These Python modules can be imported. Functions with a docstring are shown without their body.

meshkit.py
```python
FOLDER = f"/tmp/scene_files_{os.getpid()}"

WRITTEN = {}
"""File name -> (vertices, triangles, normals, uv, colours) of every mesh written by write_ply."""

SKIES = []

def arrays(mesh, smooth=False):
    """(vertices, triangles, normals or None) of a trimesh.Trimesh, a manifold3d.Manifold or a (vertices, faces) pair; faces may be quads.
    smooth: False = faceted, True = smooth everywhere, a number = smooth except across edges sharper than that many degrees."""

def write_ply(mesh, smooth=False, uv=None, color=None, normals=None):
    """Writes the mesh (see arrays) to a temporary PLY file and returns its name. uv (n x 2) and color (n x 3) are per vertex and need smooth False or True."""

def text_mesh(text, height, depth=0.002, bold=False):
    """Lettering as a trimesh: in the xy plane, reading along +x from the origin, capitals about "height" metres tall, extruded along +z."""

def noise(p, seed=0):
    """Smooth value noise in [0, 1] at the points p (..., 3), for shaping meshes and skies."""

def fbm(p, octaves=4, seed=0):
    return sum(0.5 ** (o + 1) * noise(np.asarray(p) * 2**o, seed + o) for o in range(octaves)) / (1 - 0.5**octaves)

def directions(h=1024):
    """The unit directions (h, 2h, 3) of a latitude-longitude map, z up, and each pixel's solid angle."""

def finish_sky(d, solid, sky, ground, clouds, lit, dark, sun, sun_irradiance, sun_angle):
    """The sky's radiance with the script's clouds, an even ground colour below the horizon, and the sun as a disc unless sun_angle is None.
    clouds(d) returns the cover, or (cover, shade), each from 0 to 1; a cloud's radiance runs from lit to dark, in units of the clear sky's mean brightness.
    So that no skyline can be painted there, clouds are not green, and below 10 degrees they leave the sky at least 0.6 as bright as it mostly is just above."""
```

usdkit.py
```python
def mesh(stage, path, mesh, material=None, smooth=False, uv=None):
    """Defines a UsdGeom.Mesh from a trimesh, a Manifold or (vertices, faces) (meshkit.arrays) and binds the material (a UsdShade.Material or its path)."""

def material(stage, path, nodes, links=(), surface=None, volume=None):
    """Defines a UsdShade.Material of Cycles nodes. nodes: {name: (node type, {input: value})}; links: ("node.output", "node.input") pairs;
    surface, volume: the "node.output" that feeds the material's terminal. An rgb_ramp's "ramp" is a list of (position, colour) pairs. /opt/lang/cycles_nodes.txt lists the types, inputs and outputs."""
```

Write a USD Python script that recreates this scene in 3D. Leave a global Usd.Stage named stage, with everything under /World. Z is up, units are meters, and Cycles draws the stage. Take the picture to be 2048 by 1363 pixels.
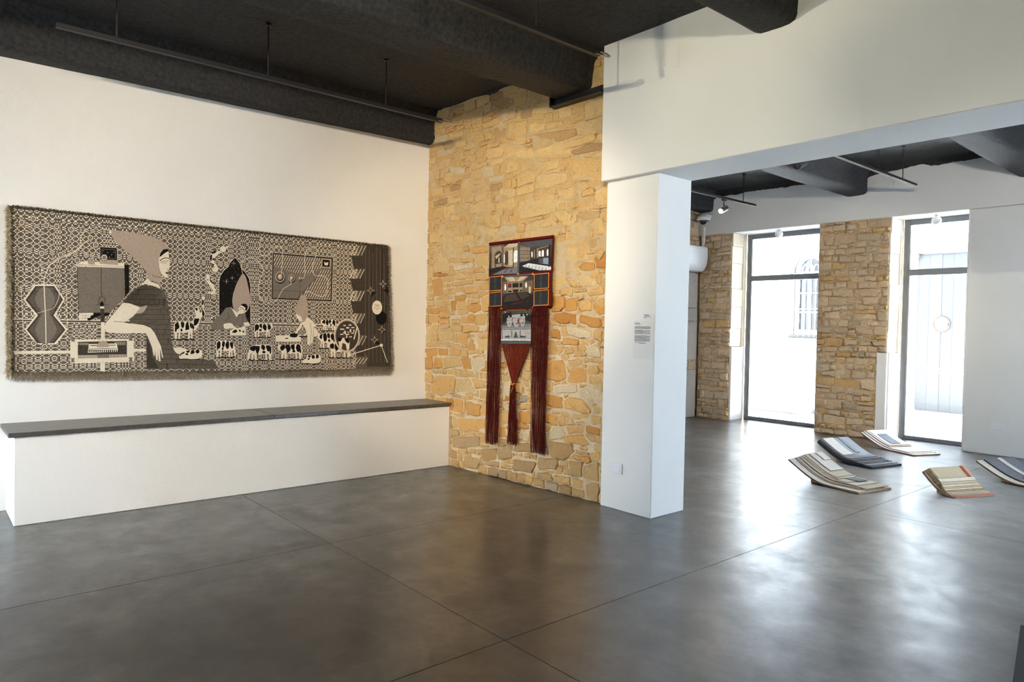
import math, random
import numpy as np, trimesh
from shapely.geometry import Polygon, LineString, Point, MultiPolygon, box as sbox
from shapely.ops import unary_union
from shapely import affinity
from pxr import Usd, UsdGeom, UsdLux, UsdShade, Gf, Sdf
import usdkit, meshkit

stage = Usd.Stage.CreateInMemory()
UsdGeom.SetStageUpAxis(stage, 'Z'); UsdGeom.SetStageMetersPerUnit(stage, 1.0)
UsdGeom.Xform.Define(stage, '/World'); UsdGeom.Scope.Define(stage, '/World/Looks')
PI = math.pi

# ------------------------------------------------------------------ camera
F = 1396.32                                   # focal length in pixels of the 2048-wide picture
PITCH, ROLL, YAW = -2.2108e-2, 1.9672e-2, 0.86268
EYE = np.array([0., 0., 1.5])
_f = np.array([-math.sin(YAW)*math.cos(PITCH), math.cos(YAW)*math.cos(PITCH), math.sin(PITCH)])
_r0 = np.array([math.cos(YAW), math.sin(YAW), 0]); _u0 = np.cross(_r0, _f)
_r = math.cos(ROLL)*_r0 + math.sin(ROLL)*_u0; _u = -math.sin(ROLL)*_r0 + math.cos(ROLL)*_u0
CAM = np.array([_r, _u, _f])
cam = UsdGeom.Camera.Define(stage, '/World/camera')
cam.AddTransformOp().Set(Gf.Matrix4d(*_r, 0, *_u, 0, *(-_f), 0, *EYE, 1))
cam.CreateHorizontalApertureAttr(36.0); cam.CreateFocalLengthAttr(F/2048*36.0)
cam.CreateFStopAttr(0.0); cam.CreateFocusDistanceAttr(8.0)
cam.CreateExposureAttr(0.3)

# ------------------------------------------------------------------ light: the sky (daylight comes in by the windows alone) and the strength of the lamps
def lin(r, g, b):
    return tuple(c/12.92 if c <= .04045 else ((c+.055)/1.055)**2.4 for c in (r/255., g/255., b/255.))
dome = UsdLux.DomeLight.Define(stage, '/World/sky')
dome.CreateIntensityAttr(8.0); dome.CreateColorAttr(Gf.Vec3f(0.68, 0.82, 1.0))
sun = UsdLux.DistantLight.Define(stage, '/World/sun')          # high sun along the street: it lights the paving; the rooms get what the street throws back
sun.AddRotateXYZOp().Set(Gf.Vec3f(-7, 27, 0)); sun.CreateIntensityAttr(38.0); sun.CreateAngleAttr(.53); sun.CreateNormalizeAttr(True); sun.CreateColorAttr(Gf.Vec3f(.86, .93, 1.0))
LAMP_POWER = 60.0
BACK_LAMP_POWER = 30.0
WARM = (1.0, .86, .66)

# ------------------------------------------------------------------ helpers
def ray(x, y):
    return CAM.T @ np.array([(x-1024)/F, -(y-681.5)/F, 1.])
def on_plane(x, y, n, d):
    n = np.asarray(n, float); r = ray(x, y); return EYE + r*((d - n@EYE)/(n@r))
def on_x(x, y, X): return on_plane(x, y, (1, 0, 0), X)
def on_y(x, y, Y): return on_plane(x, y, (0, 1, 0), Y)
def on_z(x, y, Z=0.): return on_plane(x, y, (0, 0, 1), Z)

_used = {}
def fresh(parent, name):
    k = (parent, name); n = _used.get(k, 0); _used[k] = n+1
    return parent + '/' + (name if n == 0 else f'{name}_{n:03d}')
class Node:
    def __init__(s, path, org): s.path, s.org = path, np.asarray(org, float)
    def prim(s): return stage.GetPrimAtPath(s.path)
def tag(node, label=None, cat=None, group=None, kind=None):
    p = node.prim()
    for k, v in (('label', label), ('category', cat), ('group', group), ('kind', kind)):
        if v: p.SetCustomDataByKey(k, v)
    return node
def thing(name, label, cat, org=(0, 0, 0), group=None):
    path = fresh('/World', name); x = UsdGeom.Xform.Define(stage, path)
    x.AddTranslateOp().Set(Gf.Vec3d(*map(float, org)))
    return tag(Node(path, org), label, cat, group)
def struct(name, org=(0, 0, 0)):
    path = fresh('/World', name); x = UsdGeom.Xform.Define(stage, path)
    return tag(Node(path, org), kind='structure')
def VF(m):
    if isinstance(m, (tuple, list)):
        v, f = np.asarray(m[0], float), np.asarray(m[1], int)
        if f.shape[1] == 4: f = np.vstack([f[:, [0, 1, 2]], f[:, [0, 2, 3]]])
        return v, f
    if hasattr(m, 'to_mesh'):
        q = m.to_mesh(); return np.array(q.vert_properties[:, :3], float), np.array(q.tri_verts)
    return np.array(m.vertices, float), np.array(m.faces)
def join(ms):
    V, Fs, n = [], [], 0
    for m in ms:
        v, f = VF(m); V.append(v); Fs.append(f+n); n += len(v)
    return np.vstack(V), np.vstack(Fs)
def part(parent, name, m, mat, smooth=False, label=None, kind=None):
    v, f = VF(m)
    path = fresh(parent.path, name)
    usdkit.mesh(stage, path, (v - parent.org, f), M[mat], smooth)
    return tag(Node(path, parent.org), label, kind=kind)
def solo(name, m, mat, label, cat, smooth=False, group=None, kind=None):
    path = fresh('/World', name); usdkit.mesh(stage, path, VF(m), M[mat], smooth)
    return tag(Node(path, (0, 0, 0)), label, cat, group, kind)
def box(a, b, bev=0.0):
    a, b = np.minimum(a, b).astype(float), np.maximum(a, b).astype(float)
    if bev <= 0:
        m = trimesh.creation.box(b-a); m.apply_translation((a+b)/2); return VF(m)
    pts = []
    for sx in (0, 1):
        for sy in (0, 1):
            for sz in (0, 1):
                c = np.array([b[0] if sx else a[0], b[1] if sy else a[1], b[2] if sz else a[2]])
                d = np.array([-1 if sx else 1, -1 if sy else 1, -1 if sz else 1])*bev
                for k in range(3):
                    o = d.copy(); o[k] = 0; pts.append(c+o)
    return VF(trimesh.convex.convex_hull(np.array(pts)))
def tube(pts, r, n=6, cap=True):
    p = np.asarray(pts, float); t = np.gradient(p, axis=0); t /= np.linalg.norm(t, axis=1, keepdims=True)+1e-12
    ref = np.array([0, 0, 1.]) if abs(t[:, 2]).mean() < .9 else np.array([1., 0, 0])
    a = np.cross(t, ref); a /= np.linalg.norm(a, axis=1, keepdims=True)+1e-12; b = np.cross(t, a)
    ang = np.arange(n)*2*PI/n; r = np.broadcast_to(r, (len(p),))[:, None, None]
    v = (p[:, None] + r*(np.cos(ang)[None, :, None]*a[:, None]+np.sin(ang)[None, :, None]*b[:, None])).reshape(-1, 3)
    i, j = np.meshgrid(np.arange(len(p)-1), np.arange(n), indexing='ij')
    q = np.stack([i*n+j, i*n+(j+1) % n, (i+1)*n+(j+1) % n, (i+1)*n+j], -1).reshape(-1, 4)[:, ::-1]
    f = np.vstack([q[:, [0, 1, 2]], q[:, [0, 2, 3]]])
    if cap:
        k = len(v); v = np.vstack([v, p[:1], p[-1:]]); e = (len(p)-1)*n
        f = np.vstack([f, [(k, jj, (jj+1) % n) for jj in range(n)], [(k+1, e+(jj+1) % n, e+jj) for jj in range(n)]])
    return v, f
def cyl(a, b, r, n=20): return tube([a, b], r, n)
def lathe(prof, base, axis=(0, 0, 1), n=24):
    axis = np.asarray(axis, float)/np.linalg.norm(axis)
    x = np.cross(axis, (0, 0, 1.) if abs(axis[2]) < .9 else (1., 0, 0)); x /= np.linalg.norm(x); y = np.cross(axis, x)
    ang = np.arange(n)*2*PI/n
    v = np.vstack([np.asarray(base)+axis*h+r*(np.cos(ang)[:, None]*x+np.sin(ang)[:, None]*y) for r, h in prof])
    f = []
    for i in range(len(prof)-1):
        for j in range(n):
            f.append((i*n+j, i*n+(j+1) % n, (i+1)*n+(j+1) % n, (i+1)*n+j))
    return v, VF((v, np.array(f)))[1]
def polys(g):
    if g.is_empty: return []
    return [p for p in getattr(g, 'geoms', [g]) if p.geom_type == 'Polygon' and p.area > 1e-9]
def flat(g, put, lo, hi):
    """polygon(s) in plane coordinates -> a thin solid between depths lo and hi; put(a, b, d) gives world points"""
    ms = []
    for p in polys(g):
        try: m = trimesh.creation.extrude_polygon(p, 1.0, engine='earcut')
        except Exception: continue
        v = np.array(m.vertices); ms.append((put(v[:, 0], v[:, 1], lo+(hi-lo)*v[:, 2]), np.array(m.faces)))
    return join(ms)
def curve(pts, n=8, closed=False):
    p = np.asarray(pts, float); out = []
    N = len(p); rng = range(N if closed else N-1)
    for i in rng:
        if closed: a, b, c, d = p[(i-1) % N], p[i], p[(i+1) % N], p[(i+2) % N]
        else: a, b, c, d = p[max(i-1, 0)], p[i], p[i+1], p[min(i+2, N-1)]
        for t in np.arange(n)/n:
            out.append(.5*((2*b)+(-a+c)*t+(2*a-5*b+4*c-d)*t*t+(-a+3*b-3*c+d)*t**3))
    if not closed: out.append(p[-1])
    return np.array(out)

# ------------------------------------------------------------------ materials
M = {}
def mat(name, nodes, links, surface='p.BSDF'):
    M[name] = usdkit.material(stage, '/World/Looks/'+name, nodes, links, surface=surface)
def simple(name, col, rough=.6, metal=0., spec=.5, scale=0., amount=.12, bump=0., bscale=200., **kw):
    nodes = {'p': ('principled_bsdf', dict(base_color=col, roughness=rough, metallic=metal, specular_ior_level=spec, **kw))}
    links = []
    if scale or bump: nodes['g'] = ('geometry', {})
    if scale:
        nodes['n'] = ('noise_texture', dict(scale=scale, detail=5., roughness=.6))
        nodes['r'] = ('rgb_ramp', dict(ramp=[(.3, tuple(c*(1-amount) for c in col)), (.7, tuple(min(1, c*(1+amount)) for c in col))]))
        links += [('g.position', 'n.vector'), ('n.fac', 'r.fac'), ('r.color', 'p.base_color')]
    if bump:
        nodes['bn'] = ('noise_texture', dict(scale=bscale, detail=4., roughness=.6)); nodes['b'] = ('bump', dict(strength=bump, distance=.01))
        links += [('g.position', 'bn.vector'), ('bn.fac', 'b.height'), ('b.normal', 'p.normal')]
    mat(name, nodes, links)
simple('plaster', (.80, .785, .75), .75, spec=.2, scale=1.3, amount=.02, bump=.12, bscale=60.)
simple('plaster_cool', (.77, .775, .77), .75, spec=.2, scale=1.3, amount=.02, bump=.1, bscale=60.)
simple('white_paint', (.86, .86, .85), .45, bump=.05, bscale=90.)
simple('black_spray', (.030, .030, .031), .68, spec=.26, scale=30., amount=.5, bump=1., bscale=48.)
simple('black_metal', (.009, .009, .010), .5, spec=.5)
simple('frame_metal', (.15, .16, .18), .5, spec=.5)
simple('bare_metal', (.45, .42, .38), .35, metal=1.)
simple('bench_top', (.075, .066, .058), .32, spec=.5, scale=9., amount=.35)
simple('white_plastic', (.80, .81, .83), .35)
simple('grey_plastic', (.50, .51, .53), .4)
simple('dark_glass', (.01, .01, .012), .05)
simple('paper', (.74, .73, .70), .6)
simple('print_grey', (.56, .555, .535), .7)
simple('print_dark', (.12, .11, .11), .7)
simple('rubber_mat', (.012, .014, .016), .8)
simple('opal', (.86, .86, .86), .25)
simple('chrome', (.8, .8, .8), .15, metal=1.)
mat('lamp_glow', {'e': ('emission', dict(color=(1., .86, .66), strength=9.))}, [], 'e.emission')
mat('pane', {'t': ('transparent_bsdf', dict(color=(.97, .98, .98))), 'g': ('glossy_bsdf', dict(color=(1, 1, 1), roughness=.0)),
             'f': ('fresnel', dict(IOR=1.25)), 'm': ('mix_closure', {})},
    [('f.fac', 'm.fac'), ('t.BSDF', 'm.closure1'), ('g.BSDF', 'm.closure2')], 'm.closure')

mat('frosted_film', {'d': ('diffuse_bsdf', dict(color=(.9, .9, .9))), 't': ('translucent_bsdf', dict(color=(.95, .95, .95))), 'm': ('mix_closure', dict(fac=.7))}, [('d.BSDF', 'm.closure1'), ('t.BSDF', 'm.closure2')], 'm.closure')
# polished concrete
mat('concrete_floor', {
    'g': ('geometry', {}),
    'n1': ('noise_texture', dict(scale=.8, detail=9., roughness=.62, distortion=.2)),
    'n2': ('noise_texture', dict(scale=4.2, detail=10., roughness=.74, distortion=.15)),
    'n3': ('noise_texture', dict(scale=26., detail=5., roughness=.7)),
    'c1': ('rgb_ramp', dict(ramp=[(.25, (.010, .009, .0085)), (.5, (.019, .017, .0155)), (.75, (.037, .034, .032))])),
    'c2': ('rgb_ramp', dict(ramp=[(.3, (.55, .54, .53)), (.5, (.95, .95, .95)), (.7, (1.6, 1.58, 1.55))])),
    'mx': ('mix', dict(mix_type='multiply', fac=1.)),
    'r': ('map_range', dict(from_min=.3, from_max=.7, to_min=.19, to_max=.33)),
    'b': ('bump', dict(strength=.06, distance=.004)), 'cw': ('map_range', dict(from_min=.35, from_max=.6, to_min=.3, to_max=.95)),
    'p': ('principled_bsdf', dict(specular_ior_level=.95, roughness=.46, coat_weight=.75, coat_ior=1.5))},
    [('g.position', 'n1.vector'), ('g.position', 'n2.vector'), ('g.position', 'n3.vector'), ('n1.fac', 'c1.fac'), ('n2.fac', 'c2.fac'),
     ('c1.color', 'mx.color1'), ('c2.color', 'mx.color2'), ('mx.color', 'p.base_color'), ('n2.fac', 'cw.value'), ('cw.result', 'p.coat_weight'), ('n1.fac', 'r.value'), ('r.result', 'p.coat_roughness'),
     ('n3.fac', 'b.height'), ('b.normal', 'p.normal')])
simple('joint_sand', (.10, .092, .082), .8)

def stone_mat(name, cols, mott=.25, bump=.5):
    k = len(cols)
    mat(name, {
        'o': ('object_info', {}), 'g': ('geometry', {}),
        'c': ('rgb_ramp', dict(ramp=[((i+.5)/k, c) for i, c in enumerate(cols)])),
        'n': ('noise_texture', dict(scale=16., detail=7., roughness=.68, distortion=.4)),
        'nr': ('rgb_ramp', dict(ramp=[(.25, (1-mott*1.3, 1-mott*1.5, 1-mott*1.8)), (.45, (1, 1, 1)), (.6, (1, .98, .95)), (.78, (1+mott, 1+mott, 1+mott*1.1))])), 'n2': ('noise_texture', dict(scale=85., detail=6., roughness=.75)), 'nr2': ('rgb_ramp', dict(ramp=[(.3, (.74, .71, .66)), (.5, (1, 1, 1)), (.72, (1.16, 1.16, 1.16))])), 'm2': ('mix', dict(mix_type='multiply', fac=1.)),
        'm': ('mix', dict(mix_type='multiply', fac=1.)),
        'bn': ('noise_texture', dict(scale=38., detail=8., roughness=.7)),
        'b': ('bump', dict(strength=min(1., bump*1.6), distance=.02)),
        'p': ('principled_bsdf', dict(roughness=.88, specular_ior_level=.2))},
        [('o.random', 'c.fac'), ('g.position', 'n.vector'), ('n.fac', 'nr.fac'), ('c.color', 'm.color1'), ('nr.color', 'm.color2'), ('g.position', 'n2.vector'), ('n2.fac', 'nr2.fac'), ('m.color', 'm2.color1'), ('nr2.color', 'm2.color2'), ('m2.color', 'p.base_color'),
         ('g.position', 'bn.vector'), ('bn.fac', 'b.height'), ('b.normal', 'p.normal')])
stone_mat('stone_honey', [lin(212, 178, 120), lin(220, 186, 128), lin(206, 170, 112), lin(216, 184, 132), lin(208, 178, 126)], .24)
stone_mat('stone_ochre', [lin(206, 154, 86), lin(214, 168, 104), lin(196, 140, 74), lin(212, 176, 118), lin(186, 128, 64), lin(210, 162, 96), lin(214, 172, 110)], .2)
stone_mat('stone_base', [lin(188, 154, 106), lin(180, 144, 96), lin(172, 144, 108), lin(192, 160, 112)], .2)
stone_mat('stone_grey', [lin(176, 158, 130), lin(164, 148, 122)], .25)
stone_mat('stone_pale', [lin(216, 196, 160), lin(206, 186, 150)], .15)
stone_mat('stone_pier', [lin(222, 196, 162), lin(212, 186, 154), lin(228, 204, 172), lin(204, 182, 156), lin(222, 194, 156), lin(216, 198, 174), lin(208, 180, 144)], .3, .8)
stone_mat('stone_pier_grey', [lin(206, 188, 160), lin(196, 176, 148)], .35, .8)
stone_mat('stone_pier_orange', [lin(218, 184, 132), lin(208, 172, 120)], .25, .7)
stone_mat('quoin', [lin(244, 236, 218), lin(240, 230, 208), lin(236, 224, 200)], .08, .4)
stone_mat('slab_grey', [lin(190, 186, 180), lin(184, 180, 174)], .12, .3)
def mortar_mat(name, lo, mid, hi):
    mat(name, {'g': ('geometry', {}), 'n': ('noise_texture', dict(scale=7., detail=8., roughness=.7, distortion=.5)),
        'c': ('rgb_ramp', dict(ramp=[(.28, lo), (.5, mid), (.74, hi)])),
        'bn': ('noise_texture', dict(scale=50., detail=8., roughness=.75)), 'b': ('bump', dict(strength=.75, distance=.012)),
        'p': ('principled_bsdf', dict(roughness=.92, specular_ior_level=.15))},
        [('g.position', 'n.vector'), ('n.fac', 'c.fac'), ('c.color', 'p.base_color'), ('g.position', 'bn.vector'), ('bn.fac', 'b.height'), ('b.normal', 'p.normal')])
M['mortar_warm'] = usdkit.material(stage, '/World/Looks/mortar_warm', {'g': ('geometry', {}), 'x': ('separate_xyz', {}), 'n': ('noise_texture', dict(scale=7., detail=8., roughness=.7, distortion=.5)), 'n2': ('noise_texture', dict(scale=1.6, detail=4.)),
    'h': ('math', dict(math_type='multiply_add', value2=1.4)), 'hr': ('map_range', dict(from_min=2.2, from_max=3.1, to_min=0., to_max=1., clamp=True)),
    'c': ('rgb_ramp', dict(ramp=[(.28, lin(206, 176, 130)), (.5, lin(228, 206, 168)), (.74, lin(236, 220, 190))])), 'c2': ('rgb_ramp', dict(ramp=[(.28, lin(200, 164, 110)), (.5, lin(217, 187, 138)), (.74, lin(228, 206, 166))])), 'm': ('mix', {}),
    'bn': ('noise_texture', dict(scale=50., detail=8., roughness=.75)), 'b': ('bump', dict(strength=1., distance=.02)), 'p': ('principled_bsdf', dict(roughness=.92, specular_ior_level=.15))},
    [('g.position', 'n.vector'), ('g.position', 'n2.vector'), ('g.position', 'x.vector'), ('n2.fac', 'h.value1'), ('x.z', 'h.value3'), ('h.value', 'hr.value'), ('hr.result', 'm.fac'), ('n.fac', 'c.fac'), ('n.fac', 'c2.fac'), ('c.color', 'm.color1'), ('c2.color', 'm.color2'),
     ('m.color', 'p.base_color'), ('g.position', 'bn.vector'), ('bn.fac', 'b.height'), ('b.normal', 'p.normal')], surface='p.BSDF')
mortar_mat('mortar_pier', lin(178, 154, 124), lin(202, 180, 150), lin(216, 198, 172))
mortar_mat('plaster_old', lin(176, 168, 158), lin(192, 186, 178), lin(206, 200, 194))

# ------------------------------------------------------------------ the room shell
CEIL = 3.82
YB, YG = 10.25, 10.68            # inner face of the street wall, plane of its glazing
def left_x(y): return -6.61 + (np.asarray(y, float)-0.0)*(0.125/4.35)      # the left wall runs a little askew
def mid_y(x): return 4.292 + (np.asarray(x, float)+6.7)*0.0585             # so does the stone wall

# floor: slabs between sawn joints over a bed
floor = struct('floor')
part(floor, 'screed', box((-7.6, -4.2, -.2), (4.0, 10.75, -.003)), 'joint_sand')
XS = [-7.6, -4.36, -2.51, -.2, 4.0]; YS = [-4.2, -1.8, 2.14, 6.10, 10.75]
for i in range(4):
    for j in range(4):
        part(floor, 'floor_slab', box((XS[i]+.0018, YS[j]+.0018, -.02), (XS[i+1]-.0018, YS[j+1]-.0018, 0.), .001), 'concrete_floor')

def rough_grid(put, ua, ub, va, vb, nu, nv, amp, scale, seed, pits=0.):
    u, v = np.meshgrid(np.linspace(ua, ub, nu), np.linspace(va, vb, nv), indexing='ij')
    q = np.stack([u.ravel()*scale, v.ravel()*scale, np.full(u.size, seed*3.7)], 1)
    d = (meshkit.fbm(q, 4, seed)-.5)*2*amp
    if pits:
        k = meshkit.fbm(q*2.1+9, 3, seed+5); d -= np.clip(k-.66, 0, 1)*pits*6
    P = put(u.ravel(), v.ravel(), d)
    i, j = np.meshgrid(np.arange(nu-1), np.arange(nv-1), indexing='ij')
    a = (i*nv+j).ravel()
    return P, np.stack([a, a+nv, a+nv+1, a+1], 1)

# left wall (plaster), slightly uneven
wl = struct('wall_left')
put_l = lambda u, v, d: np.stack([left_x(u)+d, u, v], -1)
g = rough_grid(put_l, -4.2, 4.34, -.01, CEIL, 90, 40, .005, .8, 3); part(wl, 'plaster', (g[0], np.asarray(g[1])), 'plaster', True)
part(wl, 'masonry', (np.array([(left_x(y)-o, y, z) for y in (-4.2, 4.9) for z in (-.1, CEIL) for o in (.02, .45)]), np.array([(0, 2, 3, 1), (4, 5, 7, 6), (0, 1, 5, 4), (2, 6, 7, 3), (0, 4, 6, 2), (1, 3, 7, 5)])), 'plaster')

# ceiling and its sprayed beams
ceiling = struct('ceiling')
part(ceiling, 'ceiling_slab', box((-7.9, -4.4, CEIL+.02), (4.2, 10.9, CEIL+.4)), 'black_spray')
g = rough_grid(lambda u, v, d: np.stack([u, v, CEIL+d], -1), -7.6, 4.0, -4.2, 10.6, 120, 150, .012, 2.2, 8); part(ceiling, 'sprayed_coat', (g[0], g[1][:, ::-1]), 'black_spray', True)
def beam(xa, xb, ya, yb, zb, seed, flare=.07, zt=CEIL+.03):
    """a sprayed beam along y with rounded lower edges and a flared top"""
    w = xb-xa; prof = [(xa-flare, zt), (xa-.02, zt-.10), (xa, zt-.18), (xa, zb+.05), (xa+.012, zb+.018), (xa+.05, zb), (xa+w*.35, zb-.004), (xa+w*.65, zb-.004),
                       (xb-.05, zb), (xb-.012, zb+.018), (xb, zb+.05), (xb, zt-.18), (xb+.02, zt-.10), (xb+flare, zt)]
    ny = max(8, int((yb-ya)/.09)); ys = np.linspace(ya, yb, ny); k = len(prof)
    P = np.array([(x, y, z) for y in ys for x, z in prof])
    d = (meshkit.fbm(P*np.array([6., 2.5, 6.]), 4, seed)-.5)*.03
    P[:, 0] += d*np.sign(P[:, 0]-(xa+xb)/2); P[:, 2] += (meshkit.fbm(P*np.array([5., 2., 5.])+7, 4, seed+1)-.5)*.022
    i, j = np.meshgrid(np.arange(ny-1), np.arange(k-1), indexing='ij'); a = (i*k+j).ravel()
    f = np.stack([a, a+1, a+k+1, a+k], 1)[:, ::-1]
    caps = [[(0, j, j+1) for j in range(1, k-1)], [(len(P)-k, len(P)-k+j+1, len(P)-k+j) for j in range(1, k-1)]]
    v, f = VF((P, f)); return v, np.vstack([f, caps[0], caps[1]])
for xa, xb, zb, sd in ((-6.75, -6.40, 3.465, 1), (-4.60, -4.19, 3.53, 2), (-2.60, -2.29, 3.50, 3), (-.6, -.25, 3.5, 4), (1.4, 1.75, 3.5, 5)):
    part(ceiling, 'beam', beam(xa, xb, -4.2, 4.45 if xb < -4 else 4.36, zb, sd), 'black_spray', 50)
for xa, xb, zb, sd in ((-7.4, -6.81, 3.49, 11), (-4.62, -4.30, 3.455, 12), (-2.53, -2.18, 3.43, 13), (-.5, -.15, 3.45, 14), (1.5, 1.85, 3.45, 15)):
    part(ceiling, 'beam', beam(xa, xb, 4.8, YB+.03, zb, sd, .10), 'black_spray', 50)
# sprayed cove where the ceiling meets the street wall and the stone wall
def cove(xa, xb, yfun, sgn, size, seed):
    N = 150; xs = np.linspace(xa, xb, N); prof = [(0, 1.15), (.03, .75), (.10, .42), (.25, .2), (.55, .06), (1.1, -.02)]; k = len(prof)
    end = lambda x: 1+.9*(np.exp(-(x-xa)/.07)+np.exp(-(xb-x)/.07))          # the coat rounds into the beams at both ends
    P = np.array([(x, yfun(x)+sgn*(-.01+a*size), CEIL+.01-b*size*end(x)) for x in xs for a, b in prof])
    P[:, 1] += sgn*(meshkit.fbm(P*5, 4, seed)-.5)*.025; P[:, 2] += (meshkit.fbm(P*7+3, 4, seed)-.5)*.04
    i, j = np.meshgrid(np.arange(N-1), np.arange(k-1), indexing='ij'); a = (i*k+j).ravel()
    return P, np.stack([a, a+1, a+k+1, a+k], 1)
for xa, xb in ((-6.85, -4.60), (-4.32, -2.50), (-2.2, -.5), (-.2, 1.5)):
    part(ceiling, 'cove', cove(xa, xb, lambda x: YB, -1, .16, 21), 'black_spray', True)
part(ceiling, 'cove', cove(-6.42, -4.62, lambda x: float(mid_y(x)), -1, .055, 22), 'black_spray', True)

# white pillar and lintel between the two rooms
wm = struct('wall_middle')
part(wm, 'pillar', box((-3.955, 4.40, 0), (-3.424, 4.836, 2.72), .006), 'plaster')
part(wm, 'lintel', box((-3.968, 4.335, 2.711), (3.6, 4.836, CEIL+.06), .006), 'plaster')
part(wm, 'pillar', box((2.6, 4.40, 0), (3.3, 4.836, 2.72), .006), 'plaster')
part(wm, 'masonry', box((-7.0, 4.50, -.05), (-3.96, 4.83, CEIL)), 'plaster_cool')

# street wall of the back room
wb = struct('wall_back')
OPEN = [(-6.43, -4.965), (-3.97, -3.02), (.0, 2.4)]
part(wb, 'lintel_plaster', box((-7.3, YB, 3.10), (4.0, 10.80, CEIL+.1), .008), 'plaster_cool')
part(wb, 'plaster', box((-3.02, YB-.01, 0), (0.0, 10.80, 3.10), .01), 'plaster_cool')
part(wb, 'plaster', box((2.4, YB, 0), (4.0, 10.80, 3.10), .008), 'plaster_cool')
part(wb, 'masonry', box((-7.3, YB+.06, 0), (-6.45, 10.80, 3.10)), 'mortar_pier')
part(wb, 'masonry', box((-4.945, YB+.06, 0), (-3.99, 10.80, 3.10)), 'mortar_pier')
part(wb, 'white_quoin', box((-4.10, YB-.015, 0), (-3.965, YB+.10, 1.22), .006), 'white_paint')
for xa, s in ((-6.45, 1), (-3.99, 1)):     # the reveals that face the camera: white plinth below, pale dressed stone above
    part(wb, 'reveal_plinth', box((xa, YB+.02, 0), (xa+.045, YG-.02, 1.22), .004), 'white_paint')
    z = 1.225; k = 0
    for h in (.30, .36, .30, .42, .28, .22):
        if z > 3.08: break
        top = min(z+h, 3.10)
        part(wb, 'quoin', box((xa, YB-.004+.012*(k % 2), z), (xa+.022+.006*(k % 3), YG-.05, top-.003), .004), 'quoin'); z = top; k += 1
    part(wb, 'reveal_batten', box((xa, YG-.11, 1.225), (xa+.04, YG-.02, 3.10), .004), 'quoin')
for xa in (-4.985, -3.04):
    part(wb, 'reveal', box((xa, YB+.03, 0), (xa+.03, YG+.1, 3.1), .004), 'plaster_cool')

# the sides nobody sees in the picture
wr = struct('wall_right')
for a, b, c, d in ((-4.2, 7.4, -.1, CEIL+.1), (9.6, 10.8, -.1, CEIL+.1), (7.4, 9.6, 1.55, CEIL+.1), (7.4, 9.6, -.1, .1)): part(wr, 'plaster', box((4.0, a, c), (4.2, b, d)), 'plaster')
wf = struct('wall_front')
for a, b, c, d in ((-7.6, -6.1, 0, CEIL), (-4.2, 4.0, 0, CEIL), (-6.1, -4.2, 2.75, CEIL), (-6.1, -4.2, 0, .35)):
    part(wf, 'plaster', box((a, -3.9, c-.02), (b, -3.6, d+.02)), 'plaster')

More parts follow.
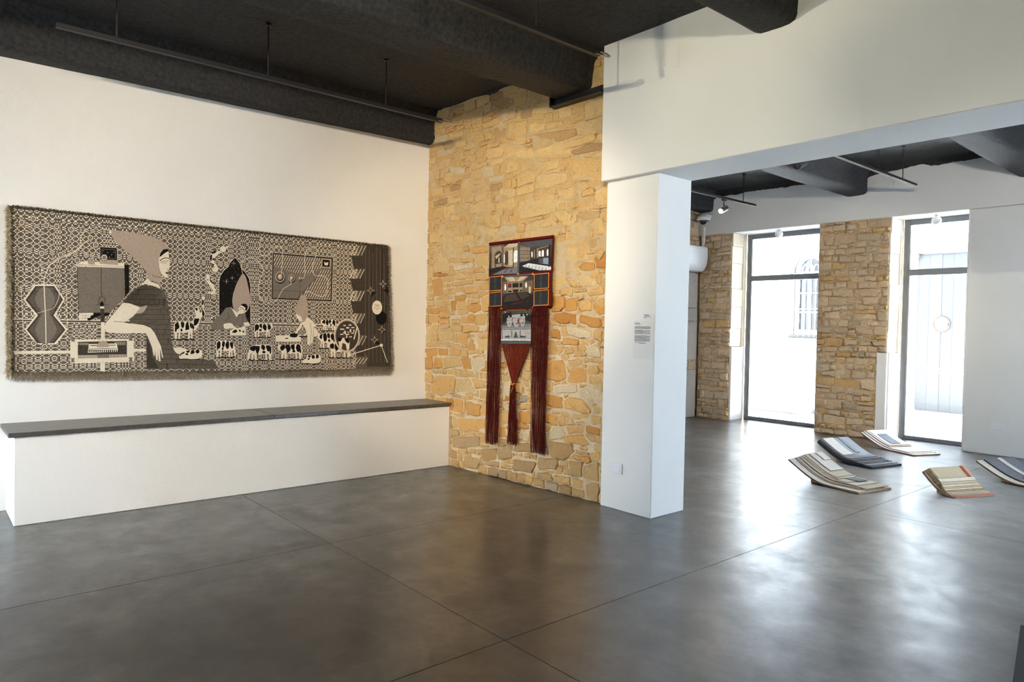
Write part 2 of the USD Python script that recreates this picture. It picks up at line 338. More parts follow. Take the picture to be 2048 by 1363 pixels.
# windows
def window(name, xa, xb, y, zt, transom, sgn=1):
    w = struct(name)
    fw = .075
    part(w, 'frame_jamb', box((xa, y, 0), (xa+fw, y+.06, zt), .004), 'frame_metal'); part(w, 'frame_jamb', box((xb-fw, y, 0), (xb, y+.06, zt), .004), 'frame_metal')
    part(w, 'frame_head', box((xa+fw, y, zt-.075), (xb-fw, y+.06, zt), .004), 'frame_metal'); part(w, 'frame_sill', box((xa+fw, y, 0), (xb-fw, y+.06, .055), .004), 'frame_metal')
    part(w, 'transom', box((xa+fw, y-.004, transom), (xb-fw, y+.064, transom+.085), .004), 'frame_metal')
    part(w, 'glass_bead', join([box((xa+fw, y+.01, .055), (xa+fw+.012, y+.04, transom)), box((xa+fw, y+.01, transom+.085), (xa+fw+.012, y+.04, zt-.075))]), 'grey_plastic')
    part(w, 'pane', box((xa+fw, y+.028, .055), (xb-fw, y+.034, transom)), 'pane'); part(w, 'pane', box((xa+fw, y+.028, transom+.085), (xb-fw, y+.034, zt-.075)), 'pane')
    return w
window('window_1', -6.41, -4.97, YG, 3.10, 2.325)
win2 = window('window_2', -3.955, -3.03, YG, 3.10, 2.315)
window('window_3', .0, 2.4, YG, 3.10, 2.32)
window('window_4', -6.1, -4.2, -3.75, 2.75, 2.1)
# the row of small white frosted dashes stuck on the pane of window 2
part(win2, 'pane_sticker', join([box((x, YG+.026, z), (x+l, YG+.0275, z+.022)) for z, xs in ((1.01, ((-3.86, .10), (-3.72, .34), (-3.35, .10), (-3.22, .10))), (.955, ((-3.86, .12), (-3.70, .11), (-3.56, .20), (-3.33, .20)))) for x, l in xs]), 'frosted_film', label='white dashed safety strip stuck across the pane')

# ------------------------------------------------------------------ rubble masonry
rs = np.random.RandomState
def rubble(W, H, seed, hmin=.07, hmax=.17, gap=.009, ratio=(1.0, 2.6)):
    r = rs(seed); out = []; z = 0.; lines = []
    nz = lambda u, k: (meshkit.fbm(np.stack([np.asarray(u, float)*1.3, np.full(np.size(u), k*5.1), np.zeros(np.size(u))], 1), 3, seed)-.5)
    hs = []
    while z < H+.1: h = r.uniform(hmin, hmax); hs.append((z, z+h)); z += h
    for k, (a, b) in enumerate(hs):
        u = -r.uniform(0, .2)
        la = lambda x, k=k, a=a: a+.10*nz(x, k) if k else np.zeros(np.size(x)); lb = lambda x, k=k, b=b: b+.10*nz(x, k+1)
        while u < W:
            w = (b-a)*r.uniform(*ratio); e = u+w; ja, jb = r.uniform(-.018, .018, 2)
            xs = np.array([u, u+w*.33, u+w*.66, e]); bot, top = la(xs), lb(xs)
            if r.rand() < .22 and b-a > .11:
                m = r.uniform(.35, .65); mid = bot*(1-m)+top*m
                cells = [(bot, mid), (mid, top)]
            else: cells = [(bot, top)]
            for p, q in cells:
                P = Polygon(list(zip(xs, p))+list(zip((xs+np.array([ja, 0, 0, jb]))[::-1], q[::-1]))).buffer(0)
                if P.is_empty or P.geom_type != 'Polygon': continue
                out.append((P, r.uniform(.6, 1.6)*gap))
            u = e
    return out
def finish(P, g, r, rad=.012, jit=.006):
    P = P.buffer(-g).buffer(-rad).buffer(rad*.9)
    res = []
    for p in polys(P):
        if p.area < .0008: continue
        p = p.simplify(.006); c = np.array(p.exterior.coords)[:-1]
        if len(c) < 3: continue
        # add points on long sides and jitter
        q = []
        for a, b in zip(c, np.roll(c, -1, 0)):
            q.append(a); L = np.hypot(*(b-a))
            if L > .06:
                for w_ in ((.5,) if L < .15 else (.33, .66)): q.append(a*(1-w_)+b*w_+r.uniform(-jit, jit, 2)*1.6)
        q = np.array(q)+r.uniform(-jit, jit, (len(q), 2))*.6
        if len(q) > 13: q = q[np.linspace(0, len(q)-1, 13).astype(int)]
        p = Polygon(q)
        if p.is_valid and p.area > .0008: res.append(p)
    return res
def stone_mesh(p, put, r, proud, bev):
    p = p if p.exterior.is_ccw else Polygon(list(p.exterior.coords)[::-1])
    c = np.array(p.exterior.coords)[:-1]; m = np.array(p.representative_point().coords[0]); n = len(c)
    dv = c-m; L = np.linalg.norm(dv, axis=1, keepdims=True)+1e-9
    inn = m+dv*np.clip(1-bev*r.uniform(.7, 1.7, (n, 1))/L, .45, 1)
    tilt = r.uniform(-.035, .035, 2)
    d1 = proud*r.uniform(.25, .7, n); d2 = proud*r.uniform(.85, 1.15, n)+(inn-m)@tilt
    A = put(c[:, 0], c[:, 1], np.full(n, -.03)); B = put(c[:, 0], c[:, 1], d1); C = put(inn[:, 0], inn[:, 1], d2); D = put(m[None, 0], m[None, 1], np.array([proud*r.uniform(1.0, 1.3)]))
    v = np.vstack([A, B, C, D]); i = np.arange(n); k = (i+1) % n
    f = np.vstack([np.stack([i, k, n+k], 1), np.stack([i, n+k, n+i], 1), np.stack([n+i, n+k, 2*n+k], 1), np.stack([n+i, 2*n+k, 2*n+i], 1), np.stack([2*n+i, 2*n+k, np.full(n, 3*n)], 1)])
    return v, f
STONE_LIMIT = 296
def lay(parent, items, put, seed, flip=False):
    """items: (polygon, material, proud, bevel); the largest become stones, the rest one heap of chips"""
    r = rs(seed); items = sorted(items, key=lambda t: -t[0].area); chips = []
    for n, (p, m, pr, bv) in enumerate(items):
        v, f = stone_mesh(p, put, r, pr, bv)
        if flip: f = f[:, ::-1]
        if n < STONE_LIMIT: part(parent, 'stone', (v, f), m, 50)
        else: chips.append((v, f))
    if chips: part(parent, 'stone_chips', join(chips), items[-1][1], 50, kind='stuff')

# the stone wall: its larger stones measured one by one, the rest laid between them
TR = {(1030, 200, 4.868): """150,340 400,300 585,280 600,350 350,410 170,470|600,220 850,150 850,310 610,345 590,290|480,410 780,330 780,390 500,470|550,490 700,430 840,410 840,480 560,530|560,580 840,565 838,760 570,785 550,700|210,735 350,710 510,712 515,790 380,800 360,840 215,860|40,980 210,940 415,930 410,1080 200,1130 50,1160|10,740 190,700 195,790 20,850|650,890 760,855 775,920 650,950|640,980 730,960 735,1035 640,1040|580,1200 720,1180 715,1340 580,1345|95,1215 340,1180 395,1210 100,1265|510,1050 625,1000 620,1045 520,1065|780,880 900,850 890,1000 780,1010|765,1170 850,1160 850,1300 765,1310|185,140 370,120 360,205 180,220|300,220 460,205 460,255 300,290|140,240 285,225 280,280 140,310|90,1290 330,1265 340,1300 95,1350|380,1090 500,1080 550,1120 530,1170 420,1175|720,785 830,770 835,815 740,830|570,880 640,820 690,820 640,880 580,930""",
 (1080, 460, 4.871): """150,220 350,170 355,330 150,360|110,400 240,380 240,440 110,450|250,390 380,350 385,390 250,430|390,340 530,320 530,385 395,390|150,470 250,465 280,540 150,550|195,570 320,565 310,640 200,635|465,590 610,540 615,620 470,640|110,640 225,640 230,740 190,790 110,790|245,690 340,660 360,720 345,785 245,785|380,700 470,670 500,710 500,780 415,790 380,740|130,820 230,800 350,830 360,870 345,930 300,880 280,910 140,880|390,830 580,860 580,945 500,945 380,890|270,940 490,980 485,1050 380,1050 265,1010|525,980 600,975 600,1090 525,1060|105,970 190,980 200,1070 105,1040|75,1070 150,1090 160,1205 80,1210|470,1150 530,1110 580,1150 590,1240 460,1220|375,1110 430,1110 450,1150 430,1185 375,1180|420,1240 600,1260 595,1295 430,1285|260,1270 370,1250 405,1280 390,1315 290,1315|205,1210 260,1200 275,1240 250,1270 200,1240|230,1170 325,1165 325,1200 240,1205|535,230 590,175 630,210 580,290|370,180 440,175 430,250 365,280|360,290 450,275 450,310 370,315|355,470 420,430 470,470 550,500 540,540 430,540|470,420 545,405 550,470 490,450|560,430 600,430 590,520 555,520|545,690 620,660 615,760 545,750|470,95 635,85 635,165 480,175""",
 (1080, 720, 4.70): """60,0 215,0 260,140 210,190 60,180|250,10 390,0 390,45 260,40|340,60 430,85 440,205 255,200 280,130|450,150 550,145 540,235 455,215|445,60 530,50 550,120 450,130|130,250 340,230 345,300 160,310|380,280 450,245 570,300 570,395 385,350|60,320 215,350 210,450 60,420|230,380 270,350 400,370 490,490 400,500 230,450|500,420 570,430 570,505 500,485|485,530 570,530 565,600 490,600|305,510 470,510 460,545 320,550|310,570 420,580 420,630 350,610|435,610 560,650 560,710 440,680|215,730 400,700 470,790 400,800 220,760|70,690 120,630 210,650 235,690 210,740 80,740|320,815 420,810 500,850 400,845|85,760 290,790 320,860 210,940 90,900|270,950 400,950 390,1100 280,1080|410,1000 550,960 550,1140 400,1100|430,1170 550,1160 545,1340 440,1290|470,880 560,860 555,940 480,950|160,560 190,530 235,540 230,610 180,620|240,620 410,640 400,680 270,690|60,240 110,200 120,290 65,300""",
 (840, 420, 4.869): """245,180 385,175 385,235 245,240|230,340 420,320 415,415 240,420|300,40 385,35 390,90 300,95|210,250 320,260 310,320 215,320|320,250 420,255 415,310 325,315|130,530 200,460 260,470 290,560 270,600 140,600|320,540 510,515 510,560 330,590|560,430 665,430 660,550 545,530|270,470 395,465 400,500 290,505|330,640 380,605 450,640 460,665 340,670|300,710 510,680 515,715 310,735|435,750 560,740 565,800 440,810|530,570 600,545 640,580 630,610 535,605|590,860 665,830 665,980 605,980|450,930 585,920 590,970 530,1000 460,980|530,1020 660,1010 630,1110 525,1105|330,830 440,825 440,870 340,875|295,890 355,880 350,975 300,970|360,890 450,890 455,970 365,970|190,1000 285,1000 285,1050 200,1055|305,1060 390,1060 385,1110 305,1110|455,1030 520,1010 520,1100 460,1105|170,1180 300,1160 325,1220 300,1270 180,1270|460,1330 490,1250 545,1260 540,1363 460,1363|550,1270 660,1245 660,1363 545,1363|260,110 450,100 450,160 260,170|480,180 575,170 580,230 480,235|430,250 520,245 515,300 430,310|600,50 670,40 775,30 775,160 660,170|110,680 210,660 215,820 130,850|230,770 280,765 275,820 225,815|280,770 340,765 340,820 285,820|390,480 530,470 520,505 400,510|500,370 640,350 650,410 510,415|430,440 540,430 540,455 430,460""",
 (840, 180, 5.679): """930,230 1075,180 1075,310 960,340|740,280 890,190 900,220 760,310|700,390 890,310 905,360 720,440|350,380 480,340 480,380 360,415|265,340 380,250 385,310 270,380|320,490 490,460 490,510 330,535|610,530 700,480 730,560 650,610 600,590|730,500 800,460 830,540 740,570|270,600 380,560 390,640 270,690|390,580 510,560 520,630 400,650|760,680 940,640 940,740 760,795|945,650 1075,620 1075,730 950,770|700,890 830,860 835,970 700,980|600,930 695,910 690,990 595,1000|560,1030 740,1000 740,1060 560,1080|800,1070 930,1050 930,1100 800,1150|640,1130 780,1080 785,1150 650,1170|500,1210 600,1200 600,1270 500,1280|610,1200 750,1180 755,1230 615,1260|810,1220 950,1190 955,1250 820,1280|240,800 350,780 350,850 240,870|460,820 560,800 560,850 470,870|410,240 500,215 520,230 420,280|500,330 580,310 580,360 510,370|880,560 960,520 970,580 900,610|650,710 740,690 700,750 640,740|660,770 750,750 755,800 665,820|280,950 380,940 375,1020 290,1030|420,1080 440,1060 440,1130 350,1150 345,1080|460,1150 560,1130 580,1190 470,1200|370,1160 450,1150 450,1200 365,1210""",
 (840, 560, 2.963): """130,465 230,455 250,510 140,520|300,480 370,450 385,500 320,550|210,590 300,590 330,660 215,665|270,720 355,735 350,805 275,800|95,560 205,570 200,640 120,690 60,650|285,340 395,350 390,430 285,440|480,680 560,640 580,700 490,720|580,780 655,775 650,850 580,850|455,1000 530,990 545,1050 460,1060|470,780 520,780 520,850 470,860|610,490 655,480 660,540 620,540|600,555 650,550 650,590 600,590|620,600 640,595 645,630 625,630|490,565 530,575 520,600 495,600|220,820 380,825 380,900 230,890|190,930 350,930 350,980 190,990|360,1000 450,1000 450,1060 370,1070|260,1040 350,1060 340,1120 265,1110|700,1050 820,1060 800,1120 700,1120|560,1060 690,1080 660,1140 550,1130|590,735 660,735 660,765 590,765"""}
X0 = -6.62
put_m = lambda u, v, d: np.stack([u+.0585*np.asarray(d), mid_y(u)-np.asarray(d), v], -1)
_n = np.array([-.0585, 1., 0.]); _d = 4.292+6.7*.0585
traced = []
for (ox, oy, s), txt in TR.items():
    for poly in txt.split('|'):
        q = [on_plane(ox+float(a)/s, oy+float(b)/s, _n, _d-.006) for a, b in (t.split(',') for t in poly.split())]
        P = Polygon([(p[0], p[2]) for p in q]).buffer(0)
        for p in polys(P):
            for o in traced: p = p.difference(o.buffer(.004))
            for p2 in polys(p):
                if p2.area > .0015: traced.append(p2)
stone_wall = struct('wall_stone')
region = sbox(X0+.10, .0, -3.93, CEIL-.02)
tr_u = unary_union([t.buffer(.010) for t in traced])
r0 = rs(5); items = []
def stone_kind(p, r):
    x, z = p.representative_point().coords[0]; k = r.rand(); hi = z > 2.05+.25*math.sin(x*3)
    if z < .42+.1*math.sin(x*5): m = 'stone_base' if k < .93 else 'stone_grey'; pr = r.uniform(.008, .016)
    elif hi: m = 'stone_honey' if k < .9 else ('stone_pale' if k < .93 else 'stone_base'); pr = r.uniform(.000, .007)
    else: m = 'stone_ochre' if k < .8 else ('stone_honey' if k < .92 else ('stone_pale' if k < .97 else 'stone_grey')); pr = r.uniform(.003, .013)
    return m, pr
for t in traced:
    for p in finish(t.buffer(.005), .0, r0, .018, .006):
        m, pr = stone_kind(p, r0); items.append((p, m, pr, .009))
for P, g in rubble(2.8, 3.9, 17, .05, .13, .004):
    P = affinity.translate(P, X0, 0).intersection(region).difference(tr_u)
    for q in polys(P):
        for p in finish(q, g, r0, .009, .005):
            if p.area > .0010:
                m, pr = stone_kind(p, r0); items.append((p, m, pr, .009))
lay(stone_wall, items, put_m, 31)
from scipy.spatial import cKDTree
def mortar_bed(parent, put, ua, ub, va, vb, step, amp, scale, seed, its, mat_, crack=.56, depth=.028):
    """uneven pointing with open cracks along parts of the stones' outlines"""
    nu, nv = int((ub-ua)/step), int((vb-va)/step); u, v = np.meshgrid(np.linspace(ua, ub, nu), np.linspace(va, vb, nv), indexing='ij'); u, v = u.ravel(), v.ravel()
    q = np.stack([u*scale, v*scale, np.full(u.size, seed*3.7)], 1); d = (meshkit.fbm(q, 4, seed)-.5)*2*amp
    ol = []
    for t in its:
        L = t[0].exterior.length; n = max(6, int(L/.012)); e = np.array(t[0].exterior.coords); s = np.r_[0, np.cumsum(np.hypot(*np.diff(e, axis=0).T))]
        x = np.linspace(0, s[-1], n); ol.append(np.stack([np.interp(x, s, e[:, 0]), np.interp(x, s, e[:, 1])], 1))
    dist = cKDTree(np.vstack(ol)).query(np.stack([u, v], 1))[0]
    k = meshkit.fbm(np.stack([u*7, v*9, np.full(u.size, seed+.5)], 1), 3, seed+3)
    d -= np.clip((k-crack)*9, 0, 1)*np.clip(1-dist/.013, 0, 1)*depth
    P = put(u, v, d); i, j = np.meshgrid(np.arange(nu-1), np.arange(nv-1), indexing='ij'); a = (i*nv+j).ravel()
    part(parent, 'mortar', (P, np.stack([a, a+nv, a+nv+1, a+1], 1)), mat_, True)
mortar_bed(stone_wall, put_m, X0-.02, -3.92, -.01, CEIL, .0085, .009, 6., 7, items, 'mortar_warm')
# two small square holes plugged with ochre mortar
for px, py in ((1027, 274), (1024, 425)):
    p = on_plane(px, py, _n, _d); part(stone_wall, 'plug', box(p-(.022, .02, .028), p+(.022, .0, .028)) if 0 else (put_m(*np.array([(p[0]+a, p[2]+b, c) for c in (-.02, .014) for a, b in ((-.022, -.028), (.022, -.028), (.022, .028), (-.022, .028))]).T), np.array([(0, 1, 5, 4), (1, 2, 6, 5), (2, 3, 7, 6), (3, 0, 4, 7), (4, 5, 6, 7)])), 'stone_ochre', label='small square ochre plug in the masonry')
# angle iron under the end of the middle beam
p, q = on_y(1112, 216, 4.36), on_y(1207, 190, 4.38)
ai = struct('trim_1'); part(ai, 'angle_iron', join([box((-4.60, 4.33, 3.462), (-3.99, 4.42, 3.472)), box((-4.60, 4.385, 3.462), (-3.99, 4.395, 3.535)), box((-4.605, 4.33, 3.462), (-4.595, 4.42, 3.55))]), 'black_metal')

# rubble piers of the street wall
put_b = lambda u, v, d: np.stack([u, YB-np.asarray(d), v], -1)
def pier(xa, xb, za, zb, seed, hm=(.05, .13), notch=None):
    r = rs(seed); reg = sbox(xa, za, xb, zb); it = []
    if notch: reg = reg.difference(notch)
    for P, g in rubble(xb-xa+.2, zb-za+.2, seed, hm[0], hm[1], .007, (.9, 2.8)):
        P = affinity.translate(P, xa, za).intersection(reg)
        for q in polys(P):
            for p in finish(q, g*r.uniform(.2, 1.2), r, .01, .008):
                if p.area < .001: continue
                k = r.rand(); z = p.centroid.y
                it.append((p, 'stone_pier' if k < .8 else ('stone_pier_grey' if k < .9 else 'stone_pier_orange'), r.uniform(.004, .034), .012))
    return it
it = pier(-4.962, -3.972, 0, 3.10, 41, (.06, .15), sbox(-4.105, 0, -3.9, 1.225)) + pier(-7.03, -6.432, 0, 3.10, 43, (.045, .12))
lay(wb, it, put_b, 44)
mortar_bed(wb, put_b, -4.963, -3.971, 0, 3.10, .012, .010, 7., 9, [t for t in it if t[0].centroid.x > -5.2], 'mortar_pier', .5, .04)
mortar_bed(wb, put_b, -7.04, -6.431, 0, 3.10, .012, .011, 7., 10, [t for t in it if t[0].centroid.x < -5.2], 'mortar_pier', .5, .04)
# side wall of the back room, seen as a strip past the pillar
ws = struct('wall_side')
part(ws, 'masonry', box((-7.5, 4.83, -.05), (-7.09, 10.5, CEIL)), 'mortar_pier')
put_s = lambda u, v, d: np.stack([-7.05+np.asarray(d), u, v], -1)
part(ws, 'plaster_patch', box((-7.10, 4.85, 1.86), (-7.045, 10.2, 2.46), .01), 'plaster_old')
for za, zb, m in ((0, .82, 'slab_grey'), (.99, 1.63, 'slab_grey'), (1.64, 1.855, 'slab_grey')):
    for ya, yb in ((9.2, 10.19), (8.3, 9.19), (7.3, 8.29)):
        part(ws, 'stone_slab', box((-7.12, ya, za), (-7.035, yb, zb-.008), .006), m)
itb = pier(9.3, 10.2, .83, .985, 51, (.12, .16)) + pier(9.3, 10.2, 2.46, 3.79, 52, (.06, .14))
lay(ws, itb, put_s, 53)

# ------------------------------------------------------------------ bench along the left wall
BX = -6.02
be = thing('wall_bench', 'long white plastered bench with a dark slab top along the left wall', 'bench', (BX, .52, 0))
part(be, 'bench_body', box((-6.62, .535, 0), (BX-.015, 4.32, .638), .006), 'plaster')
for ya, yb in ((.5, 2.41), (2.412, 4.335)):
    part(be, 'bench_top', box((-6.60, ya, .640), (BX+.012, yb, .672), .004), 'bench_top')

# ------------------------------------------------------------------ woven tapestry
simple('weave_dark', lin(92, 84, 74), .95, spec=.1, scale=90., amount=.28)
simple('weave_deep', lin(66, 58, 50), .95, spec=.1, scale=90., amount=.28)
simple('weave_mid', lin(116, 107, 96), .95, spec=.1, scale=90., amount=.22)
simple('weave_grey', lin(168, 150, 134), .95, spec=.1, scale=110., amount=.2)
simple('weave_cream', lin(222, 210, 188), .95, spec=.1, scale=110., amount=.1)
simple('weave_black', lin(26, 23, 21), .95, spec=.1)
simple('fringe_yarn', lin(140, 128, 110), .95, spec=.1, scale=160., amount=.65)
TA, TB = left_x(.5)+.022, left_x(4.0)+.022
tx = lambda y: TA+(np.asarray(y, float)-.5)*(TB-TA)/3.5
tn = np.array([1., -(TB-TA)/3.5, 0]); td = TA-.5*(TB-TA)/3.5
put_t = lambda y, z, d: np.stack([tx(y)+np.asarray(d), y, z], -1)
def tp(pts, ox=0, oy=0, s=1.):
    return [tuple(on_plane(ox+x/s, oy+y/s, tn, td)[1:]) for x, y in pts]
class Woven:
    """draws flat woven motifs on the cloth; each call lies a hair above the one before"""
    def __init__(s, par, put, proj): s.par, s.put, s.proj, s.k = par, put, proj, 0
    def at(s, ox, oy, sc): s.o = (ox, oy, sc); return s
    def geo(s, pts, smooth=False, closed=True):
        p = s.proj(pts, *s.o)
        return curve(p, 6, closed) if smooth else np.array(p)
    def area(s, pts, smooth=False): return Polygon(s.geo(pts, smooth)).buffer(0)
    def line(s, pts, w, smooth=False):     # w in picture pixels at the picture's scale of about 260 to the metre
        return LineString(s.geo(pts, smooth, False)).buffer(w/260./2, cap_style=2, join_style=1, quad_segs=2)
    def disc(s, c, r, ry=None):
        a = np.linspace(0, 2*PI, 21)[:-1]; return s.area([(c[0]+r*math.cos(t), c[1]+(ry or r)*math.sin(t)) for t in a])
    def add(s, name, g, mat, par=None, label=None, lift=1):
        if isinstance(g, (list, tuple)): g = unary_union(list(g))
        if clip is not None: g = g.intersection(clip)
        if not polys(g): return par
        s.k += lift; d = .0044+.0002*s.k
        ps = [q for q in polys(g)]
        if 1 < len(ps) <= 7 and min(q.area for q in ps) > 1.2e-5 and name not in ('woven_star', 'outline'):
            return [part(par or s.par, name, flat(q, s.put, d-.0006, d), mat, label=label) for q in ps][0]
        return part(par or s.par, name, flat(g, s.put, d-.0006, d), mat, label=label)
tap = thing('woven_tapestry', 'wide fringed black and cream woven tapestry of a hooded woman and spotted cows', 'tapestry', (-6.55, 2.2, 1.05))
cloth = Polygon(tp([(24, 413), (400, 453), (774, 492), (781, 737), (400, 742), (24, 744)]))
clip = None
part(tap, 'cloth', flat(cloth, put_t, -.006, .004), 'weave_dark')
clip = cloth
T = Woven(tap, put_t, tp)
# the checked ground: a monk's-belt draft worked cell by cell above, a flatter dash draft below
yA, yB = tp([(24, 500)])[0][0], tp([(716, 500)])[0][0]; zT, zB = 2.33, 1.02
r = rs(3); q = []
def draft(n, r, seq): 
    out = []
    while len(out) < n: out += seq[r.randint(len(seq))]
    return out[:n]
blocks = [list('WWaba')]*4+[list('abaWWaba'), list('ababa'), list('WWab'), list('aWWaba'), list('babWWab')]
def cells(za, zb, ch, cw, seed):
    r = rs(seed); nc, nr_ = int((yB-yA)/cw), int((za-zb)/ch); C, Rr = draft(nc, r, blocks), draft(nr_, r, blocks); res = []
    white = lambda a, b: (a == 'W' and b == 'b') or (a == 'b' and b == 'W') or (a == 'a' and b == 'a')
    for j in range(nr_):
        i = 0
        while i < nc:
            if white(C[i], Rr[j]):
                k = i+1
                while k < nc and C[k] == 'W' and C[i] == 'W': k += 1
                res.append((yA+i*cw+cw*.02, za-(j+1)*ch, yA+k*cw-cw*.04, za-j*ch-ch*.06)); i = k
            else: i += 1
    return res
zfl = tp([(25, 640)])[0][1]
R = cells(zT-.004, zfl+.008, .0086, .0092, 11)+cells(zfl-.012, .99, .0058, .0112, 12)
R = np.array([t for t in R if cloth.contains(sbox(*t))])
V = []; 
P = np.array([(a, b) for x0, y0, x1, y1 in R for a, b in ((x0, y0), (x1, y0), (x1, y1), (x0, y1))]); n = len(R)
part(tap, 'woven_check', (put_t(P[:, 0], P[:, 1], np.full(len(P), .0044)), np.arange(4*n).reshape(n, 4)), 'weave_cream', kind='stuff')
A = (0, 380, 3.245); C3 = (200, 430, 4.258); D = (400, 460, 4.868); E5 = (530, 480, 5.24); F6 = (640, 480, 4.868); B1 = (10, 400, 7.573); B2 = (10, 560, 6.814)
T.at(0, 0, 1); 
fl = T.add('woven_floor_line', [T.line([(25, 637.5), (400, 644), (700, 650)], 1.8), T.line([(25, 642.5), (400, 649), (700, 655)], 1.2)], 'weave_cream')
# right-hand dark curtain with zigzag edge
T.at(*F6)
cu = T.add('woven_curtain', T.area([(445, 50), (700, 60), (740, 1230), (455, 1230), (460, 1130), (385, 1020), (438, 930), (380, 810), (432, 710), (380, 600), (432, 490), (372, 375), (432, 280), (385, 150)]), 'weave_deep')
T.add('woven_zigzag', [T.area([(300+dx, ya), (335+dx+60, ya), (432, yb), (330+dx, yb)]) for ya, yb, dx in ((150, 280, 0), (375, 490, -10), (595, 710, -5), (815, 925, 15), (1025, 1130, 30))], 'weave_deep')
T.add('woven_dash', [T.line([(345+dx+x0, ya), (300+dx+x0, yb)], 1.6) for ya, yb, x0 in ((55, 150, 0), (282, 372, -15), (495, 592, -15), (715, 808, -10), (930, 1022, 5), (1145, 1205, 15)) for dx in (0, 33, 66, 100)], 'weave_cream')
T.add('woven_string', [T.line([(515, 60), (497, 470)], 1.2), T.line([(605, 70), (597, 600)], 1.2), T.line([(660, 75), (645, 470)], 1.2), T.line([(552, 800), (552, 960)], 1.2)], 'weave_black')
T.add('woven_string', [T.line([(440+k*36, 70+(k % 3)*30), (436+k*38, 1190)], .8) for k in range(7)], 'weave_mid')
def star4(c, r): return T.area([(c[0]+rr*math.cos(a), c[1]+rr*math.sin(a)) for a, rr in [(k*PI/4, r if k % 2 == 0 else r*.36) for k in range(8)]])
T.add('woven_star', [star4((506, 515), 44), star4((655, 490), 52), star4((555, 1000), 34), star4((606, 890), 34)], 'weave_black')
for c in ((490, 490), (610, 425), (600, 870), (528, 968)):
    s_ = T.add('woven_star', star4(c, 42), 'weave_grey'); T.add('centre', star4(c, 26), 'weave_deep', s_)
T.add('woven_moon', T.disc((593, 757), 53, 66), 'weave_black')
mf = T.add('woven_face_disc', T.disc((552, 655), 49, 68), 'weave_cream')
T.add('features', [T.line([(528, 636), (540, 628), (552, 640), (566, 628), (578, 636)], 1.), T.line([(552, 640), (551, 672)], .7), T.disc((533, 658), 4), T.disc((567, 658), 4), T.line([(545, 675), (558, 675)], .9)], 'weave_black', mf)
# wall panel with dashes and dials
T.at(*E5); T.k = 0
pn = T.add('woven_panel', T.area([(80, 135), (710, 185), (695, 640), (68, 615)]), 'weave_black')
T.add('panel_field', T.area([(88, 146), (700, 196), (686, 628), (78, 605)]), 'weave_mid', pn)
up = T.area([(92, 150), (590, 190), (590, 290), (470, 360), (330, 350), (92, 280)]); lo_ = T.area([(600, 300), (688, 305), (682, 625), (350, 610), (520, 410)])
ds = []
for k in range(-30, 40):
    for z in range(12):
        x, y = 90+k*26+z*21, 640-z*42; ds.append(T.line([(x, y), (x+17, y-34)], 1.55))
T.add('panel_dash', unary_union(ds).intersection(unary_union([up, lo_])), 'weave_cream', pn)
T.add('panel_shade', unary_union([affinity.translate(d, .007, -.003) for d in ds]).intersection(unary_union([up, lo_])), 'weave_deep', pn, lift=0)
T.add('panel_seam', [T.line([(85, 285), (300, 300)], .8), T.line([(75, 520), (400, 540)], .8), T.line([(362, 400), (362, 610)], .8), T.line([(520, 410), (335, 612)], 1.2)], 'weave_deep', pn)
T.add('panel_rim', [T.line([(76, 130), (714, 180), (699, 644), (64, 620), (76, 130)], 1.6)], 'weave_grey', pn)
for c, ro in (((155, 385), 53), ((276, 397), 36), ((363, 401), 20)):
    dl = T.add('woven_dial', T.disc((c[0]+4, c[1]+8), ro, ro*1.2), 'weave_black'); T.add('dial_ring', T.disc(c, ro*.95, ro*1.12), 'weave_grey', dl); T.add('dial_face', T.disc(c, ro*.72, ro*.85), 'weave_deep', dl)
    T.add('dial_knob', T.disc((c[0]-1, c[1]-2), ro*.5, ro*.6), 'weave_grey', dl); T.add('dial_light', T.disc((c[0]-4, c[1]-5), ro*.26, ro*.3), 'weave_cream', dl); T.k -= 5
ic = T.add('woven_emblem', T.area([(590, 190), (690, 197), (684, 295), (585, 285)]), 'weave_grey'); T.add('emblem_field', T.area([(602, 204), (677, 209), (673, 282), (598, 275)]), 'weave_black', ic)
T.add('emblem_mark', [T.area([(615, 225), (630, 235), (648, 235), (662, 228), (655, 265), (622, 263)])], 'weave_cream', ic)
# cabinet with the small screen
T.at(*A); T.k = 0
T.add('woven_shadow', T.area([(806, 482), (836, 486), (838, 660), (810, 692)]), 'weave_black')
cb = T.add('woven_cabinet', T.area([(497, 500), (805, 500), (808, 695), (712, 795), (512, 797)]), 'weave_mid')
T.add('cabinet_top', T.area([(492, 460), (806, 474), (806, 506), (492, 494)]), 'weave_cream', cb); T.add('cabinet_lines', [T.line([(656, 505), (658, 700)], .8), T.line([(498, 506), (512, 796), (712, 795)], .8), T.line([(492, 484), (806, 497)], .6)], 'weave_black', cb)
sc_ = T.add('woven_screen', T.area([(645, 364), (762, 372), (766, 487), (645, 477)]), 'weave_grey'); T.add('screen_glass', T.area([(650, 370), (757, 377), (758, 455), (650, 448)]), 'weave_black', sc_); T.add('screen_rim', [T.line([(661, 383), (747, 388), (747, 446), (661, 441), (661, 383)], .8)], 'weave_mid', sc_)
T.add('screen_stars', [T.disc((670+k*13 % 75, 392+(k*29) % 44), 1.6) for k in range(12)], 'weave_cream', sc_)
T.add('woven_box', T.area([(570, 462), (614, 464), (614, 484), (572, 482)]), 'weave_grey')
T.add('woven_shadow', T.area([(545, 845), (600, 812), (600, 797), (712, 797), (700, 815), (640, 815), (585, 845)]), 'weave_black')
T.add('woven_steps', [T.area([(512, 797), (605, 795), (605, 810), (512, 812)]), T.area([(512, 815), (585, 813), (585, 828), (512, 830)]), T.area([(514, 833), (567, 832), (567, 846), (514, 847)])], 'weave_cream')
